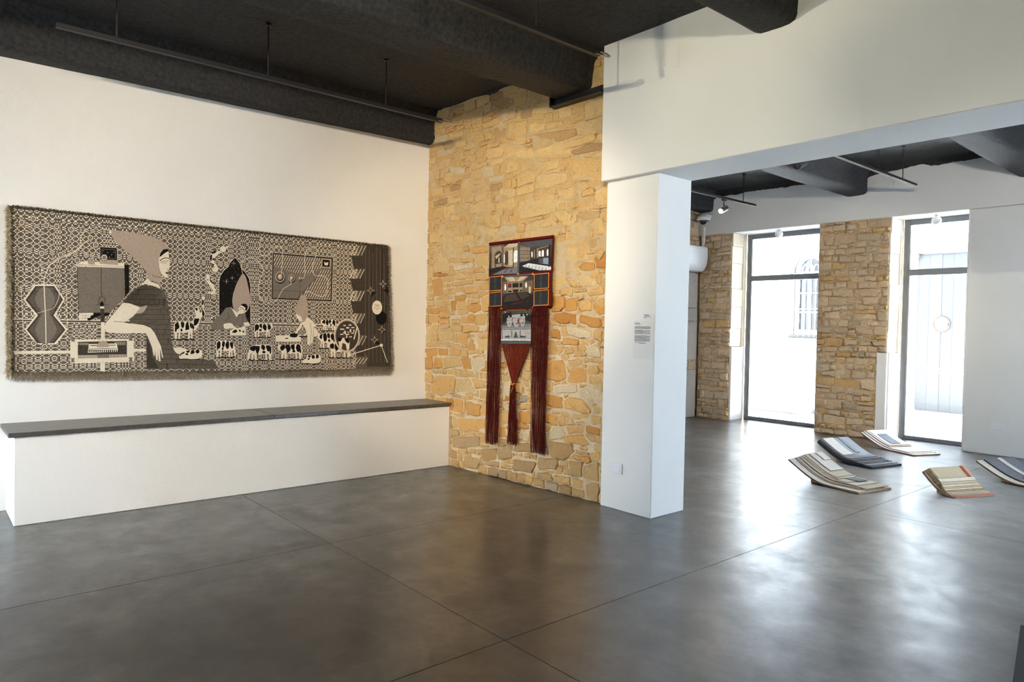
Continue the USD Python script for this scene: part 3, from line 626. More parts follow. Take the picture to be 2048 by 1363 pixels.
T.add('woven_path', [T.area([(85, 1044), (455, 1040), (455, 1058), (85, 1064)]), T.area([(866, 1029), (946, 1028), (946, 1046), (866, 1049)]), T.area([(650, 1120), (680, 1120), (680, 1175), (650, 1175)]), T.area([(655, 855), (677, 855), (681, 972), (655, 972)])], 'weave_cream')
mi = T.add('woven_minaret', T.area([(651, 768), (674, 768), (679, 856), (652, 856)]), 'weave_deep'); T.add('dome_top', T.area([(648, 752), (648, 734), (660, 718), (672, 734), (673, 752)]), 'weave_black', mi); T.add('gallery', [T.area([(649, 754), (675, 754), (675, 768), (650, 768)])], 'weave_cream', mi)
T.add('gallery_steps', [T.line([(615, 745), (640, 745), (640, 715), (648, 690), (672, 690), (680, 715), (680, 745), (705, 745)], .8)], 'weave_deep', mi)
tr_ = T.add('woven_tray', T.area([(455, 970), (866, 964), (868, 1114), (455, 1123)]), 'weave_cream')
T.add('tray_court', T.area([(504, 984), (822, 977), (822, 1084), (504, 1092)]), 'weave_deep', tr_)
T.add('tray_tiles', [T.line([(508+k*8, 990), (508+k*8, 1004)], .7) for k in range(9)]+[T.line([(746+k*8, 984), (746+k*8, 1004)], .7) for k in range(9)]+[T.line([(506+k*7.6, 1070), (506+k*7.6, 1090)], .7) for k in range(17)]+[T.line([(708+k*7.6, 1065), (708+k*7.6, 1084)], .7) for k in range(15)]+[T.line([(506, y), (632, y-2)], .6) for y in (1072, 1080, 1088)]+[T.line([(708, y-3), (820, y-5)], .6) for y in (1072, 1080, 1088)], 'weave_cream', tr_)
T.add('tray_block', T.area([(576, 998), (756, 994), (768, 1048), (568, 1054)]), 'weave_cream', tr_)
T.add('tray_arches', [T.line([(578+k*12.5, 1034), (578+k*12.5, 1050)], 1.9) for k in range(16)]+[T.line([(585, 1008), (635, 1007)], 1.4), T.line([(700, 1006), (750, 1005)], 1.4), T.line([(575, 1029), (764, 1025)], .8)], 'weave_black', tr_)
T.add('tray_dome', T.area([(628, 1020), (632, 998), (646, 982), (668, 975), (690, 982), (704, 998), (708, 1018)]), 'weave_grey', tr_)
T.add('tray_gate', T.area([(632, 1066), (704, 1064), (704, 1086), (632, 1088)]), 'weave_mid', tr_)
T.add('tray_corner', [T.area([(x-13, y-14), (x+13, y-14), (x+8, y), (x+14, y+14), (x-14, y+14), (x-8, y)]) for x, y in ((473, 968), (847, 962), (471, 1103), (847, 1098))], 'weave_mid', tr_)
# the waisted vase, its vines and flowers
T.at(*A); T.k = 6
va = T.add('woven_vase', T.area([(222, 612), (356, 612), (420, 706), (362, 812), (438, 905), (362, 1000), (235, 1000), (160, 905), (230, 812), (152, 712)]), 'weave_cream')
T.add('vase_body', T.area([(230, 622), (350, 622), (408, 710), (346, 812), (424, 905), (352, 992), (243, 992), (172, 905), (246, 812), (165, 712)]), 'weave_deep', va)
T.add('vase_side', T.area([(240, 630), (342, 630), (396, 710), (334, 812), (410, 905), (345, 985), (250, 985), (186, 905), (258, 812), (180, 712)]), 'weave_dark', va)
T.add('vase_belly', T.area([(285, 628), (320, 642), (352, 690), (350, 735), (320, 790), (340, 840), (368, 905), (345, 955), (305, 1000), (280, 1000), (245, 955), (228, 905), (252, 840), (270, 790), (232, 735), (230, 690), (255, 645)], True), 'weave_mid', va)
for seam in [T.line([(180+k*9, y), (240-k*3, y)], .7) for k, y in enumerate((655, 665, 675))]+[T.line([(350, y), (390, y)], .7) for y in (655, 665, 770, 780)]+[T.line([(195, y), (235, y)], .7) for y in (762, 772)]: T.add('vase_seam', seam, 'weave_black', va, lift=0)
T.add('woven_frame', [T.line([(135, 616), (430, 621), (438, 905), (420, 905)], .9), T.line([(135, 616), (150, 905), (165, 905)], .9), T.line([(145, 815), (228, 815)], .7), T.line([(362, 812), (436, 810)], .7)], 'weave_cream')
T.add('woven_stem', [T.line([(284, 590), (290, 720), (296, 870), (298, 1002)], 1.7, True), T.line([(285, 610), (290, 560), (330, 480), (400, 440), (480, 402), (540, 348), (590, 310)], 1.4, True), T.line([(275, 560), (268, 530), (290, 490), (340, 460), (420, 425), (520, 372)], .8, True), T.line([(525, 370), (525, 300), (560, 255), (620, 240), (690, 255), (715, 268)], .9, True), T.line([(375, 640), (382, 690), (350, 760), (300, 780), (225, 803)], .8, True), T.line([(420, 962), (500, 942), (580, 948), (620, 905), (660, 880), (684, 905), (665, 960)], .8, True)], 'weave_cream')
T.add('woven_branch', [T.line([(150, 225), (230, 280), (320, 345), (335, 400), (345, 450)], 2.0, True), T.line([(214, 205), (225, 262)], 1.2), T.line([(300, 245), (345, 300), (345, 360)], 1.4), T.line([(367, 250), (345, 300)], 1.2), T.line([(458, 275), (448, 340), (440, 395)], 1.8), T.line([(460, 325), (500, 300)], 1.), T.line([(167, 405), (215, 455), (270, 490), (285, 545)], 1.8, True), T.line([(270, 430), (262, 480)], 1.), T.line([(515, 395), (590, 425), (660, 438)], 2.0, True), T.line([(300, 560), (370, 530), (430, 545), (468, 520)], 1.6, True), T.line([(430, 440), (480, 455)], 1.2)], 'weave_grey')
FL = [(140, 210), (215, 187), (300, 228), (367, 236), (460, 257), (585, 310), (620, 355), (270, 410), (167, 388), (392, 420), (500, 455), (594, 456), (675, 437), (480, 512), (218, 993), (290, 1015), (413, 996), (530, 910), (155, 1110), (352, 1092)]
for c in FL:
    k = .8 if c == (594, 456) else 1.
    T.add('woven_flower_halo', T.disc(c, 22*k), 'weave_dark', lift=0)
    fo = T.add('woven_flower', T.disc(c, 18*k), 'weave_cream'); T.add('flower_eye', T.disc(c, 12.5*k), 'weave_dark', fo)
    T.add('flower_rays', [T.line([(c[0]-9*k*math.cos(a), c[1]-9*k*math.sin(a)), (c[0]+9*k*math.cos(a), c[1]+9*k*math.sin(a))], .55) for a in (0, PI/4, PI/2, 3*PI/4)], 'weave_grey', fo)
    T.k -= 2
# the hooded woman, left
T.at(*C3); T.k = 14
wo = T.add('woven_woman', T.area([(350, 595), (260, 660), (178, 752), (250, 757), (330, 782), (395, 772), (310, 830), (250, 895), (262, 928), (400, 962), (455, 1010), (395, 1030), (395, 1310), (1010, 1308), (965, 1240), (800, 1216), (680, 1205), (620, 1130), (602, 1050), (602, 950), (590, 830), (570, 730), (545, 645), (450, 600)]), 'weave_dark', label='seated hooded woman woven in profile')
dress = T.area([(350, 595), (260, 660), (178, 752), (330, 782), (395, 772), (310, 830), (250, 895), (400, 962), (395, 1310), (1010, 1308), (965, 1240), (800, 1216), (680, 1205), (620, 1130), (602, 950), (590, 830), (570, 730), (545, 645), (450, 600)])
rr_ = rs(8); bl = [T.line([(180, y), (1010, y+14)], .6) for y in range(630, 1310, 42)]+[T.line([(x, y), (x+2, y+42)], .6) for y in range(630, 1300, 42) for x in rr_.randint(190, 1000, 7)]
T.add('dress_weave', unary_union(bl).intersection(dress), 'weave_black', wo)
T.add('dress_tone', T.area([(350, 598), (262, 662), (190, 745), (330, 770), (560, 770), (545, 650), (450, 604)]), 'weave_mid', wo, lift=-1)
T.add('skirt_shadow', T.area([(395, 1040), (428, 1110), (440, 1200), (500, 1300), (398, 1304)]), 'weave_deep', wo)
T.add('collar', T.area([(400, 538), (440, 572), (500, 588), (512, 626), (450, 602), (380, 586), (345, 598)]), 'weave_cream', wo)
T.add('arm', T.area([(190, 745), (250, 750), (330, 780), (342, 800), (300, 840), (240, 890), (205, 912), (260, 920), (370, 935), (430, 960), (465, 1005), (490, 1060), (515, 1110), (537, 1218), (526, 1208), (507, 1130), (514, 1243), (500, 1243), (490, 1150), (490, 1232), (477, 1232), (465, 1140), (466, 1197), (454, 1192), (440, 1120), (420, 1070), (395, 1010), (380, 1004), (160, 1004), (62, 1000), (32, 960), (50, 910), (112, 838)]), 'weave_cream', wo)
T.add('sleeve_lining', T.area([(305, 835), (340, 792), (400, 766), (372, 820), (335, 836)], True), 'weave_grey', wo)
T.add('foot', T.area([(625, 1130), (700, 1130), (748, 1152), (700, 1176), (655, 1178)], True), 'weave_cream', wo)
T.add('outline', [T.line([(190, 745), (112, 838), (50, 910)], .7), T.line([(115, 903), (205, 912), (262, 922)], .8), T.line([(290, 850), (340, 862), (395, 842)], .8), T.line([(330, 905), (420, 918), (480, 905)], .7)], 'weave_black', wo)
T.add('face', T.area([(497, 380), (510, 352), (545, 325), (580, 303), (583, 340), (588, 370), (593, 425), (590, 455), (576, 470), (572, 482), (578, 494), (570, 505), (577, 520), (570, 535), (545, 527), (520, 500), (503, 450)]), 'weave_cream', wo)
ho = T.add('hood', T.area([(85, 158), (90, 135), (105, 125), (200, 138), (340, 160), (450, 185), (520, 215), (560, 250), (580, 292), (545, 290), (515, 320), (498, 370), (498, 430), (510, 490), (527, 536), (505, 585), (470, 572), (398, 540), (405, 500), (370, 450), (300, 380), (200, 290), (120, 215)]), 'weave_grey', wo)
T.add('hood_tip', T.disc((85, 147), 12), 'weave_cream', wo); T.add('hood_fold', [T.line([(440, 505), (460, 522), (500, 530), (525, 533)], .9, True), T.line([(430, 560), (505, 592)], .7)], 'weave_deep', wo)
T.add('hair', T.area([(505, 352), (515, 320), (540, 291), (580, 290), (580, 306), (545, 326), (512, 354)]), 'weave_black', wo)
T.add('features', [T.line([(506, 392), (530, 372), (560, 365), (590, 372)], 1.5, True), T.line([(512, 406), (545, 390), (582, 390)], .8), T.line([(528, 404), (550, 410), (565, 404)], .7), T.area([(553, 488), (578, 485), (572, 492), (577, 500), (563, 500)]), T.line([(566, 455), (576, 466)], .7)], 'weave_black', wo)
# the arch and the second woman
T.at(*D); T.k = 0
ar = T.add('woven_arch', T.area([(182, 915), (182, 500), (195, 440), (230, 388), (272, 352), (288, 312), (315, 286), (340, 262), (366, 288), (390, 320), (400, 362), (445, 412), (480, 470), (493, 545), (493, 922)]), 'weave_cream')
T.add('night', T.area([(185, 915), (185, 502), (198, 443), (233, 392), (275, 357), (292, 316), (317, 290), (340, 268), (363, 292), (386, 322), (396, 364), (442, 416), (476, 472), (489, 546), (489, 922)]), 'weave_black', ar)
rr_ = rs(4); T.add('stars', [T.disc((x, y), .9+1.1*k) for x, y, k in zip(rr_.uniform(195, 480, 110), rr_.uniform(300, 880, 110), rr_.rand(110))]+[T.line([(x-20, y), (x+20, y)], .5) for x, y in ((256, 500), (312, 465), (325, 322))]+[T.line([(x, y-20), (x, y+20)], .5) for x, y in ((256, 500), (312, 465), (325, 322))], 'weave_cream', ar)
w2 = T.add('woven_woman', T.area([(300, 748), (250, 755), (200, 820), (140, 870), (105, 920), (105, 972), (240, 968), (250, 930), (330, 935), (440, 928), (472, 900), (445, 850), (440, 800), (375, 830), (350, 848)]), 'weave_mid', label='hooded woman woven leaning before the arch')
T.add('hood', T.area([(415, 425), (445, 460), (470, 560), (486, 660), (480, 740), (455, 787), (440, 790), (425, 725), (395, 728), (375, 760), (370, 802), (340, 792), (318, 740), (314, 660), (340, 560), (380, 470)], True), 'weave_grey', w2)
T.add('face', T.area([(368, 778), (395, 732), (440, 742), (447, 790), (410, 812), (370, 812)], True), 'weave_cream', w2); T.add('hair', T.area([(395, 728), (415, 716), (445, 716), (463, 742), (455, 775), (442, 787), (438, 752)]), 'weave_black', w2)
T.add('features', [T.line([(385, 750), (410, 757), (432, 778)], 1.2), T.line([(383, 765), (405, 774)], .8), T.disc((374, 779), 5), T.line([(440, 775), (425, 800)], .8)], 'weave_black', w2)
T.add('collar', T.area([(298, 748), (345, 792), (382, 815), (352, 848)]), 'weave_cream', w2); T.add('outline', [T.line([(270, 800), (285, 850), (240, 885)], .8), T.line([(415, 830), (412, 900)], .8), T.line([(235, 965), (300, 960)], .8), T.line([(92, 968), (150, 972)], 1.2)], 'weave_deep', w2)
pp = T.add('woven_sheet', T.area([(290, 970), (442, 932), (444, 1026), (290, 1026)]), 'weave_cream'); T.add('sheet_drawing', [T.area([(315, 985), (345, 965), (360, 985), (340, 998), (312, 995)], True), T.area([(370, 965), (400, 975), (385, 992)]), T.area([(405, 985), (430, 975), (425, 1000)])], 'weave_black', pp); T.add('sheet_line', [T.line([(290, 1026), (444, 1026)], .8), T.line([(292, 970), (442, 932)], .5)], 'weave_deep', pp)
T.add('hand', [T.area([(233, 912), (300, 905), (330, 935), (372, 966), (340, 966), (300, 956), (250, 962), (230, 945)], True), T.area([(420, 900), (470, 893), (486, 925), (430, 927)])], 'weave_cream', w2)
def snake(pts, spots):
    s0 = T.add('woven_cow_neck', T.area(pts, True), 'weave_cream'); T.add('patch', [T.area(p, True) for p in spots], 'weave_black', s0)
snake([(150, 203), (185, 222), (145, 262), (135, 310), (165, 345), (175, 385), (150, 407), (118, 396), (122, 365), (140, 360), (105, 320), (96, 260), (118, 218)], [[(112, 215), (150, 203), (155, 215), (120, 232)], [(97, 250), (115, 240), (110, 300), (98, 290)], [(125, 270), (140, 285), (120, 292)], [(105, 320), (135, 335), (125, 345)]])
T.add('woven_bulb', [T.disc((222, 185), 29, 30), T.disc((260, 166), 12), T.area([(200, 205), (185, 225), (175, 215), (195, 195)])], 'weave_cream')
snake([(72, 430), (92, 445), (92, 490), (128, 520), (140, 560), (160, 592), (142, 622), (88, 615), (80, 602), (126, 598), (92, 540), (56, 490), (58, 450)], [[(95, 485), (128, 515), (122, 522), (98, 500)], [(68, 475), (80, 485), (70, 490)], [(150, 590), (158, 595), (150, 612)]])
T.k = 24
T.add('woven_cord', [T.line([(300, -10), (299, 100), (285, 140), (265, 162)], 1., True), T.line([(412, 425), (400, 360), (410, 305), (450, 275), (520, 275), (590, 330), (612, 400), (580, 480), (565, 560), (580, 650), (630, 700), (690, 705), (750, 670), (800, 580), (850, 545), (884, 520), (872, 470)], 1.1, True), T.line([(600, 35), (575, 160), (585, 225), (620, 250), (670, 225), (720, 170), (775, 162), (800, 210), (788, 440)], 1.1, True)], 'weave_cream')
T.at(*E5); T.add('woven_cord', [T.line([(372, 402), (412, 370), (415, 160), (450, 90), (510, 65), (540, 110), (520, 190), (490, 300), (520, 370), (600, 375), (655, 420), (650, 500), (635, 565), (590, 590), (500, 560), (450, 535), (415, 560)], 1.1, True)], 'weave_cream')
ch = T.add('woven_child', T.area([(440, 800), (500, 850), (542, 908), (505, 908), (550, 950), (547, 1002), (510, 1012), (500, 1060), (470, 1098), (442, 1092), (438, 985), (395, 1010), (430, 960), (388, 885), (370, 925), (330, 972), (303, 988), (340, 920), (370, 860), (410, 850)]), 'weave_cream', label='small hooded child woven crouching over a tray')
T.add('outline', [T.line([(385, 880), (420, 940), (432, 1010)], .8), T.line([(440, 800), (500, 850), (542, 908), (505, 910)], .8), T.line([(470, 860), (480, 960), (470, 1095)], .8), T.line([(505, 920), (500, 1060)], .8), T.line([(425, 820), (410, 850), (370, 862), (340, 920)], .7)], 'weave_deep', ch)
T.add('face', T.area([(315, 772), (375, 795), (390, 852), (352, 838)], True), 'weave_cream', ch)
T.add('hood', T.area([(400, 575), (422, 582), (435, 640), (442, 720), (436, 790), (410, 852), (385, 842), (372, 800), (325, 774), (308, 735), (335, 660), (365, 600)], True), 'weave_grey', ch)
ty = T.add('woven_trough', T.area([(106, 1000), (372, 988), (374, 1066), (108, 1066)]), 'weave_cream'); T.add('trough_line', [T.line([(106, 1066), (374, 1066)], .9), T.area([(340, 1000), (440, 1005), (438, 1020), (374, 1020)])], 'weave_deep', ty); T.add('trough_drawing', [T.area([(260, 985), (300, 975), (335, 985), (325, 1015), (262, 1012)], True), T.area([(205, 1025), (240, 1022), (238, 1032), (208, 1035)])], 'weave_black', ty)
# cows
T.k = 24
def cow(x0, y0, x1, y1, flip=False, kind='graze', seed=0):
    T.at(0, 0, 1); T.k = 26; U = lambda pts: [((x1-(x1-x0)*a) if flip else (x0+(x1-x0)*a), y0+(y1-y0)*b) for a, b in pts]
    legs = [(.99, .5), (.95, 1), (.87, 1), (.86, .64), (.78, .62), (.80, .98), (.73, .98), (.70, .62), (.5, .66), (.36, .60), (.38, 1), (.30, 1), (.28, .66), (.25, .62), (.22, .97), (.16, .97), (.17, .56)]
    if kind == 'graze': pts = [(.10, .22), (.28, .06), (.6, .05), (.85, .03), (.97, .14)]+legs+[(.12, .62), (.08, .86), (.05, .97), (0, .97), (.01, .72), (.05, .44)]
    elif kind == 'stand': pts = [(.16, .18), (.4, .08), (.85, .03), (.97, .14)]+legs+[(.14, .5), (.06, .40), (0, .34), (.02, .14), (.05, 0), (.09, .10), (.14, .06)]
    else: pts = [(.04, .15), (.12, .05), (.4, .12), (.7, .18), (.9, .4), (1, .75), (.95, .95), (.7, .92), (.45, 1), (.2, .95), (.05, .8), (0, .5)]
    c = T.add('woven_cow', T.area(U(pts)), 'weave_cream'); r = rs(seed); body = T.area(U([(.1, .2), (.3, .08), (.6, .06), (.85, .05), (.96, .2), (.95, .6), (.86, .62), (.5, .64), (.2, .58), (.1, .5)] if kind != 'lie' else pts))
    pt = [T.area(U([(cx+rx*math.cos(a)*r.uniform(.6, 1.3), cy+ry*math.sin(a)*r.uniform(.6, 1.3)) for a in np.linspace(0, 2*PI, 8)[:-1]]), True) for cx, cy, rx, ry in ((.2, .25, .10, .22), (.42, .3, .10, .26), (.62, .22, .08, .18), (.66, .5, .06, .1), (.85, .25, .10, .24), (.93, .5, .05, .16))]
    T.add('patch', unary_union(pt).intersection(body.buffer(-.001)), 'weave_black', c); T.k -= 1
    T.add('shadow', T.area(U([(.05, .97), (1.02, .98), (1.08, 1.03), (.1, 1.04)])), 'weave_black', c, lift=0)
for a in ((347, 641, 392, 678, True, 'stand', 1), (357, 697, 404, 718, True, 'lie', 2), (431, 679, 471, 714, True, 'graze', 3), (494, 687, 544, 720, False, 'graze', 4), (507, 645, 545, 674, True, 'stand', 5), (554, 686, 604, 718, False, 'stand', 6), (604, 707, 641, 727, True, 'lie', 7), (640, 637, 671, 661, False, 'stand', 8), (634, 664, 670, 696, False, 'stand', 9), (653, 682, 700, 715, False, 'stand', 10)): cow(*a)
T.at(*C3); snake([(870, 690), (888, 705), (880, 780), (892, 840), (860, 870), (835, 940), (800, 985), (770, 920), (815, 880), (805, 820), (810, 790), (835, 785), (850, 830), (870, 800), (862, 740)], [[(868, 720), (882, 730), (876, 760), (866, 760)], [(868, 800), (888, 840), (870, 860)], [(808, 790), (830, 795), (820, 815)], [(800, 890), (840, 880), (830, 920), (800, 940)], [(780, 940), (800, 950), (790, 975)]])
# magnifying ring and jointed arm
T.at(*F6); T.k = 30
T.add('woven_lens', T.disc((258, 930), 112, 146), 'weave_deep'); T.add('lens_check', [T.area([(x, y), (x+w, y), (x+w, y+h), (x, y+h)]) for x, y, w, h in ((190, 860, 40, 12), (232, 880, 14, 30), (250, 845, 30, 14), (285, 865, 14, 30), (240, 910, 40, 10), (190, 910, 32, 10), (222, 825, 26, 10), (275, 820, 26, 12), (300, 900, 26, 10), (250, 925, 12, 22), (280, 935, 26, 10), (300, 845, 30, 10), (222, 895, 10, 12), (262, 890, 16, 10), (320, 870, 10, 24))], 'weave_cream')
lc = T.add('woven_cow', T.area([(165, 950), (260, 948), (285, 985), (280, 1060), (258, 1075), (245, 1010), (215, 1000), (205, 1055), (185, 1040), (178, 1000)]), 'weave_cream'); T.add('patch', [T.area([(165, 948), (215, 950), (195, 985), (172, 985)]), T.area([(230, 950), (268, 952), (284, 990), (268, 1005), (245, 985)])], 'weave_black', lc)
ring = T.disc((258, 930), 127, 163).difference(T.disc((258, 930), 110, 144)); T.add('woven_ring', ring, 'weave_grey'); T.add('woven_ring_light', T.disc((256, 926), 123, 159).difference(T.disc((256, 926), 117, 152)), 'weave_cream')
T.add('woven_arm', [T.line([(285, 1115), (590, 1022)], 2.2), T.line([(592, 1022), (652, 1190)], 1.8), T.disc((282, 1115), 15, 15), T.disc((592, 1022), 16, 16), T.line([(355, 850), (325, 965)], 3.2)], 'weave_cream')
clip = None
# fuzzy twisted edges and the long bottom fringe
r = rs(12); edge = np.array(tp([(24, 413), (400, 453), (774, 492), (781, 737), (400, 742), (24, 744)]))
def strands(a, b, n, dirn, L, w, jl=.5, ja=.35, depth=.012):
    V, Fc = [], []; ang0 = math.atan2(dirn[1], dirn[0])
    for k in range(n):
        t = r.rand(); o = a*(1-t)+b*t; an = ang0+r.normal(0, ja); l = L*(1-jl*r.rand()); d = np.array([math.cos(an), math.sin(an)]); s = np.array([-d[1], d[0]])*w
        d0, d1 = r.uniform(-.004, .008), r.uniform(-.004, depth+.006); m = o+d*l*.5+s*r.uniform(-2, 2)
        e = o+d*l+s*r.uniform(-4, 4); q = len(V)*1
        base = len(V); P = [(*(o-s), d0), (*(o+s), d0+.001), (*(m-s), d0+depth*.6), (*(m+s), d0+depth*.6+.001), (*e, d1)]
        V += P; Fc += [(base, base+1, base+3), (base, base+3, base+2), (base+2, base+3, base+4), (base+1, base, base+2), (base+1, base+2, base+3)]
    V = np.array(V); return put_t(V[:, 0], V[:, 1], V[:, 2]), np.array(Fc)
BL, BM, TL, TM, TR_, BR = edge[5], edge[4], edge[0], edge[1], edge[2], edge[3]
part(tap, 'bottom_fringe', join([strands(BL, BM, 1900, (0, -1), .085, .0022, .45, .16), strands(BM, BR, 2100, (0, -1), .085, .0022, .45, .16), strands(BL, BM, 700, (0, -1), .05, .003, .5, .5, .025), strands(BM, BR, 700, (0, -1), .05, .003, .5, .5, .025)]), 'fringe_yarn', kind='stuff')
part(tap, 'edge_fringe', join([strands(TL, TM, 1000, (.3, 1), .021, .0022, .5, 1.0, .02), strands(TM, TR_, 1100, (.3, 1), .021, .0022, .5, 1.0, .02), strands(TR_, BR, 1000, (.8, -.45), .05, .0025, .5, .5, .025), strands(TL, BL, 800, (-.8, -.6), .055, .0025, .5, .5, .03)]), 'fringe_yarn', kind='stuff')
def rope(a, b, rad, n=220, d=.006):
    t = np.linspace(0, 1, n)[:, None]; p = a*(1-t)+b*t; P = put_t(p[:, 0], p[:, 1], np.full(n, d)); P += (meshkit.noise(P*55, 3)-.5)[:, None]*.006
    return tube(P, rad*(1+.35*np.sin(np.arange(n)*1.5)), 6)
part(tap, 'edge_cord', join([rope(TL, TM, .011), rope(TM, TR_, .010), rope(TR_, BR, .010)]), 'weave_deep', True)
part(tap, 'edge_cord', rope(TL+(-.006, 0), BL+(-.006, 0), .014), 'weave_deep', True)
simple('side_yarn', lin(172, 154, 122), .95, spec=.1, scale=35., amount=.7)
part(tap, 'side_tassels', join([strands(TL+(-.018, .01), BL+(-.018, -.01), 800, (-.35, -1), .062, .0017, .4, .25, .03), strands(TL+(-.025, .0), BL+(-.025, -.01), 500, (.25, -1), .06, .0017, .4, .3, .045)]), 'side_yarn', kind='stuff')

# ------------------------------------------------------------------ photograph hanging with long red yarns on the stone wall
simple('red_yarn', lin(68, 13, 10), .9, spec=.15, scale=140., amount=.6)
simple('red_binding', lin(84, 18, 14), .85, spec=.15, scale=120., amount=.3)
simple('rust_yarn', lin(98, 33, 17), .9, spec=.15, scale=140., amount=.35)
simple('ochre_braid', lin(196, 130, 52), .8, scale=150., amount=.35)
simple('teal_bar', lin(66, 78, 82), .6)
simple('tartan', lin(34, 33, 34), .9, scale=120., amount=.3)
simple('tartan_line', lin(78, 92, 104), .9); simple('tartan_black', lin(12, 12, 13), .9)
PH = {}
for nm_, c in dict(black=(28, 26, 26), umber=(62, 52, 44), brown=(104, 88, 70), tan=(150, 130, 104), sand=(190, 174, 144), white=(236, 236, 228), grey=(112, 112, 114), slate=(70, 72, 78), red=(128, 34, 26), stone=(164, 160, 154), pale=(206, 206, 204), green=(66, 68, 60), blue=(128, 142, 166)).items():
    simple('print_'+nm_, lin(*c), .35, spec=.4, scale=45. if nm_ != 'green' else 90., amount=.22 if nm_ != 'green' else .8)
HY = .05                                     # how far the hanging stands off the wall
hp = lambda pts, ox, oy, s: [(lambda p: (p[0], p[2]))(on_plane(ox+x/s, oy+y/s, _n, _d-HY)) for x, y in pts]
put_h = lambda u, v, d: put_m(u, v, np.asarray(d)+HY)
hg = thing('wall_hanging', 'textile hanging with photographs, tartan squares and long dark red yarns on the stone wall', 'wall hanging', (-5., 4.3, .35))
H = Woven(hg, put_h, hp); G = (960, 460, 7.573); HH = (960, 600, 4.26); H.at(*G)
part(hg, 'backing', flat(H.area([(140, 195), (1108, 85), (1085, 620), (1076, 640), (1076, 1150), (820, 1190), (330, 1200), (130, 1165), (130, 700)]), put_h, -.012, -.001), 'red_binding')
a, b = hp([(150, 210), (1112, 98)], *G); a, b = np.array(a), np.array(b); t = np.linspace(0, 1, 40)[:, None]; p = a*(1-t)+b*t
part(hg, 'rod', tube(put_h(p[:, 0], p[:, 1], np.full(40, .004)), .014, 10), 'red_binding', True)
def photo(name, quad, items, label):
    H.k = 0
    f = H.add(name, H.area(quad), 'print_umber', None, label)
    q = Polygon(H.geo(quad))
    global clip; clip = q
    for mt, ps in items:
        gs = [H.area(p) for p in ps]; H.add('print', gs, 'print_'+mt, f)
    clip = None
    return f
photo('photograph', [(150, 238), (574, 196), (572, 655), (135, 680)], [('brown', [[(150, 238), (360, 215), (360, 560), (140, 600)]]), ('tan', [[(180, 260), (330, 240), (330, 560), (180, 575)], [(360, 250), (575, 200), (575, 560), (360, 560)]]), ('sand', [[(370, 262), (440, 208), (572, 196), (572, 232), (510, 262)], [(432, 310), (500, 300), (500, 530), (432, 540)]]), ('umber', [[(225, 380), (250, 330), (300, 310), (330, 350), (330, 500), (225, 520)], [(380, 360), (400, 310), (428, 330), (430, 520), (380, 530)], [(135, 340), (175, 340), (170, 600), (135, 610)], [(500, 260), (515, 262), (515, 560), (500, 560)]]), ('white', [[(512, 345), (530, 310), (560, 305), (572, 315), (572, 480), (512, 495)], [(362, 370), (380, 372), (380, 490), (362, 495)], [(285, 420), (297, 415), (297, 490), (285, 495)]]), ('sand', [[(235, 395), (300, 355), (318, 362), (250, 440)]]), ('black', [[(135, 590), (350, 545), (420, 560), (135, 680)], [(225, 500), (262, 585), (240, 595)]]), ('grey', [[(350, 600), (575, 555), (572, 655), (200, 676)]]), ('slate', [[(360, 640), (420, 590), (432, 590), (390, 640)], [(450, 640), (490, 580), (500, 580), (480, 640)]]), ('red', [[(360, 580), (460, 562), (460, 570), (362, 590)]])], 'photograph of a pale arched interior')
photo('photograph', [(602, 188), (1098, 130), (1080, 603), (602, 638)], [('slate', [[(602, 188), (1098, 130), (1090, 220), (780, 268)]]), ('brown', [[(602, 215), (760, 265), (760, 460), (602, 480)]]), ('umber', [[(770, 262), (1090, 215), (1080, 400), (770, 440)]]), ('tan', [[(860, 280), (1040, 232), (1040, 242), (862, 292)], [(864, 282), (885, 280), (885, 430), (864, 432)], [(820, 295), (832, 294), (832, 430), (820, 430)]]), ('sand', [[(612+k*38, 270+h*55), (638+k*38, 266+h*55), (638+k*38, 298+h*55), (612+k*38, 302+h*55)] for k in range(4) for h in range(4)]), ('slate', [[(617+k*38, 275+h*55), (633+k*38, 272+h*55), (633+k*38, 292+h*55), (617+k*38, 296+h*55)] for k in range(4) for h in range(4)]), ('white', [[(890, 330), (905, 308), (922, 322), (922, 398), (890, 402)], [(938, 318), (953, 297), (970, 312), (970, 396), (938, 400)], [(1015, 305), (1030, 284), (1042, 300), (1038, 385), (1015, 390)], [(780, 335), (790, 322), (801, 335), (800, 408), (782, 412)]]), ('black', [[(602, 500), (880, 420), (1085, 400), (1080, 605), (602, 640)]]), ('blue', [[(900, 430), (1045, 415), (1045, 520), (890, 500)]]), ('slate', [[(900, 430), (960, 420), (960, 505), (890, 500)]]), ('pale', [[(640, 545), (740, 500), (1080, 552), (1080, 605), (900, 610)]]), ('blue', [[(700+k*50, 520+k*8), (712+k*50, 522+k*8), (690+k*52, 572+k*7), (676+k*52, 570+k*7)] for k in range(7)]), ('black', [[(1042, 235), (1064, 230), (1055, 560), (1040, 560)]])], 'photograph of a large hall with dark floor')
H.add('spacer_bar', H.area([(576, 188), (601, 184), (598, 642), (572, 652)]), 'teal_bar'); H.k = 0
